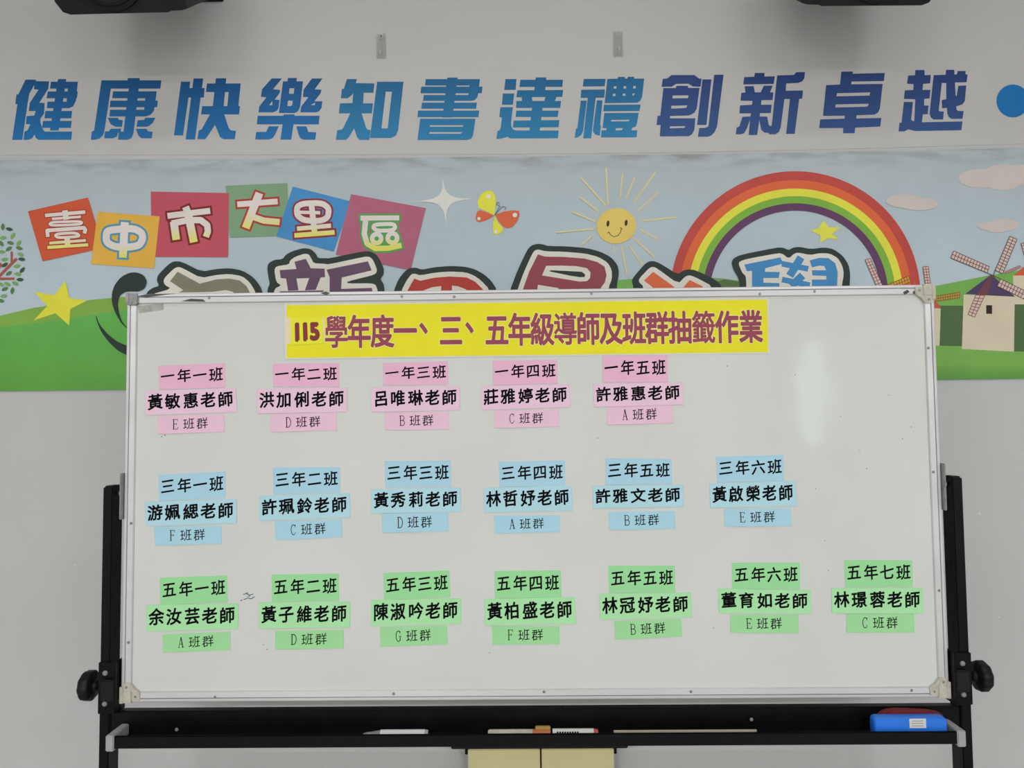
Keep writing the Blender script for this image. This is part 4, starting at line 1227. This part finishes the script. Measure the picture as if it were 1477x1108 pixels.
MB().box(xa, xb, -.035, -.025, ZFL + .0165, ZFL + .0235, .0015).build('cap_clip', M_gold, e)
e = marker('marker_pen', 'white marker pen with black print and a red end, beside the amber pen', 'marker pen', -.028, .0085,
       [('barrel', 797, 856, F1, M_white), ('red_end', 856, 862.5, [(.98, 0), (.8, 1)], M_red)], 1054)
for k in range(9):
    x = tray_x(803 + k * 3.6, 1052, -.028)
    MB().box(x, x + .0032, -.0372, -.0340, ZFL + .0112, ZFL + .0140).build('print_mark', M_ink, e)
xa, xb = tray_x(885, 1054, -.045), tray_x(1091, 1050, -.045)
M_wood = mat('bare_wood', (0.46, 0.40, 0.32), 0.6, noise=0.12, scale=12, stretch=(1, 12, 12))
st = MB().box(xa, xb, -.052, -.028, ZFL + .0002, ZFL + .0030, .0006)
st = MB()
st.box(xa, xb, -.0475, -.0445, ZFL + .0003, ZFL + .0205, .0006)
sk = st.build('flat_stick', M_wood)
tag(sk, 'long thin pale wooden stick on edge in the black tray', 'stick')

# blue eraser box with a sticker, red felt pad behind it
M_blu = mat('blue_plastic', alb((30, 98, 196), 0.55), 0.35, noise=0.05, scale=30)
bxa, bxb = tray_x(1262, 1050, -.045), tray_x(1367, 1046, -.045)
zb1 = P0(1315, 1036, -.045).z
e = empty('eraser_box', ((bxa + bxb) / 2, -.035, ZFL), 'blue plastic whiteboard eraser with a white price sticker at the tray end', 'eraser')
n = 10
def rrect(x0, x1, z0, z1, r, k=5):
    o = []
    for cx, cz, a in ((x1 - r, z1 - r, 0), (x0 + r, z1 - r, 90), (x0 + r, z0 + r, 180), (x1 - r, z0 + r, 270)):
        for i in range(k + 1):
            t = math.radians(a + 90 * i / k)
            o.append((cx + r * math.cos(t), cz + r * math.sin(t)))
    return o
pr = rrect(bxa, bxb, ZFL + .0006, zb1, .008)
bxm = (bxa + bxb) / 2
mb = MB()
ys = [(-.045, .965), (-.043, .99), (-.040, 1.0), (-.022, 1.0), (-.020, .985)]
zm = (ZFL + zb1) / 2
loops = [[Vector((bxm + (x - bxm) * f, y, ZFL + .0006 + (z - ZFL - .0006) * (f if z > zm else 1))) for x, z in pr] for y, f in ys]
vs = [p for l in loops for p in l]; k = len(pr)
fs = [(j * k + (i + 1) % k, j * k + i, (j + 1) * k + i, (j + 1) * k + (i + 1) % k) for j in range(len(ys) - 1) for i in range(k)]
fs += [tuple(range(k)), tuple(range((len(ys) - 1) * k, len(ys) * k))[::-1]]
mb.add(vs, fs).build('body', M_blu, e, True)
sx0, sx1 = tray_x(1312, 1044, -.046), tray_x(1336, 1044, -.046)
sz0, sz1 = P0(1324, 1050.5, -.046).z, P0(1324, 1037, -.046).z
MB().box(sx0, sx1, -.0456, -.0451, sz0, sz1).build('sticker', M_white, e)
for r_ in range(3):
    MB().box(sx0 + .005, sx1 - .006, -.0459, -.0456, sz0 + .004 + r_ * .005, sz0 + .0052 + r_ * .005).build('sticker_print', M_rivet, e)
M_felt = mat('red_felt', (0.20, 0.022, 0.022), 0.95, noise=0.2, scale=150, bump=0.4)
ra, rb = tray_x(1264, 1030, -.012), tx1 - .0025
zf1 = P0(1300, 1023.5, -.012).z
pr = [(ra, ZFL + .0006), (rb, ZFL + .0006), (rb, ZFL + .028)]
H_ = zf1 - ZFL
for t, hgt in ((.97, .80), (.9, .88), (.75, .94), (.5, .985), (.3, 1), (.18, .96), (.10, .88), (.05, .76), (.02, .62), (0, .45)):
    pr.append((ra + (rb - ra) * t, ZFL + H_ * hgt))
fp = MB().hexa([Vector((x, -.001, z)) for x, z in pr][::-1], [Vector((x, -.0155, z)) for x, z in pr][::-1]).build('felt_pad', M_felt)
tag(fp, 'dark red felt eraser pad leaning behind the blue eraser in the tray', 'eraser pad')
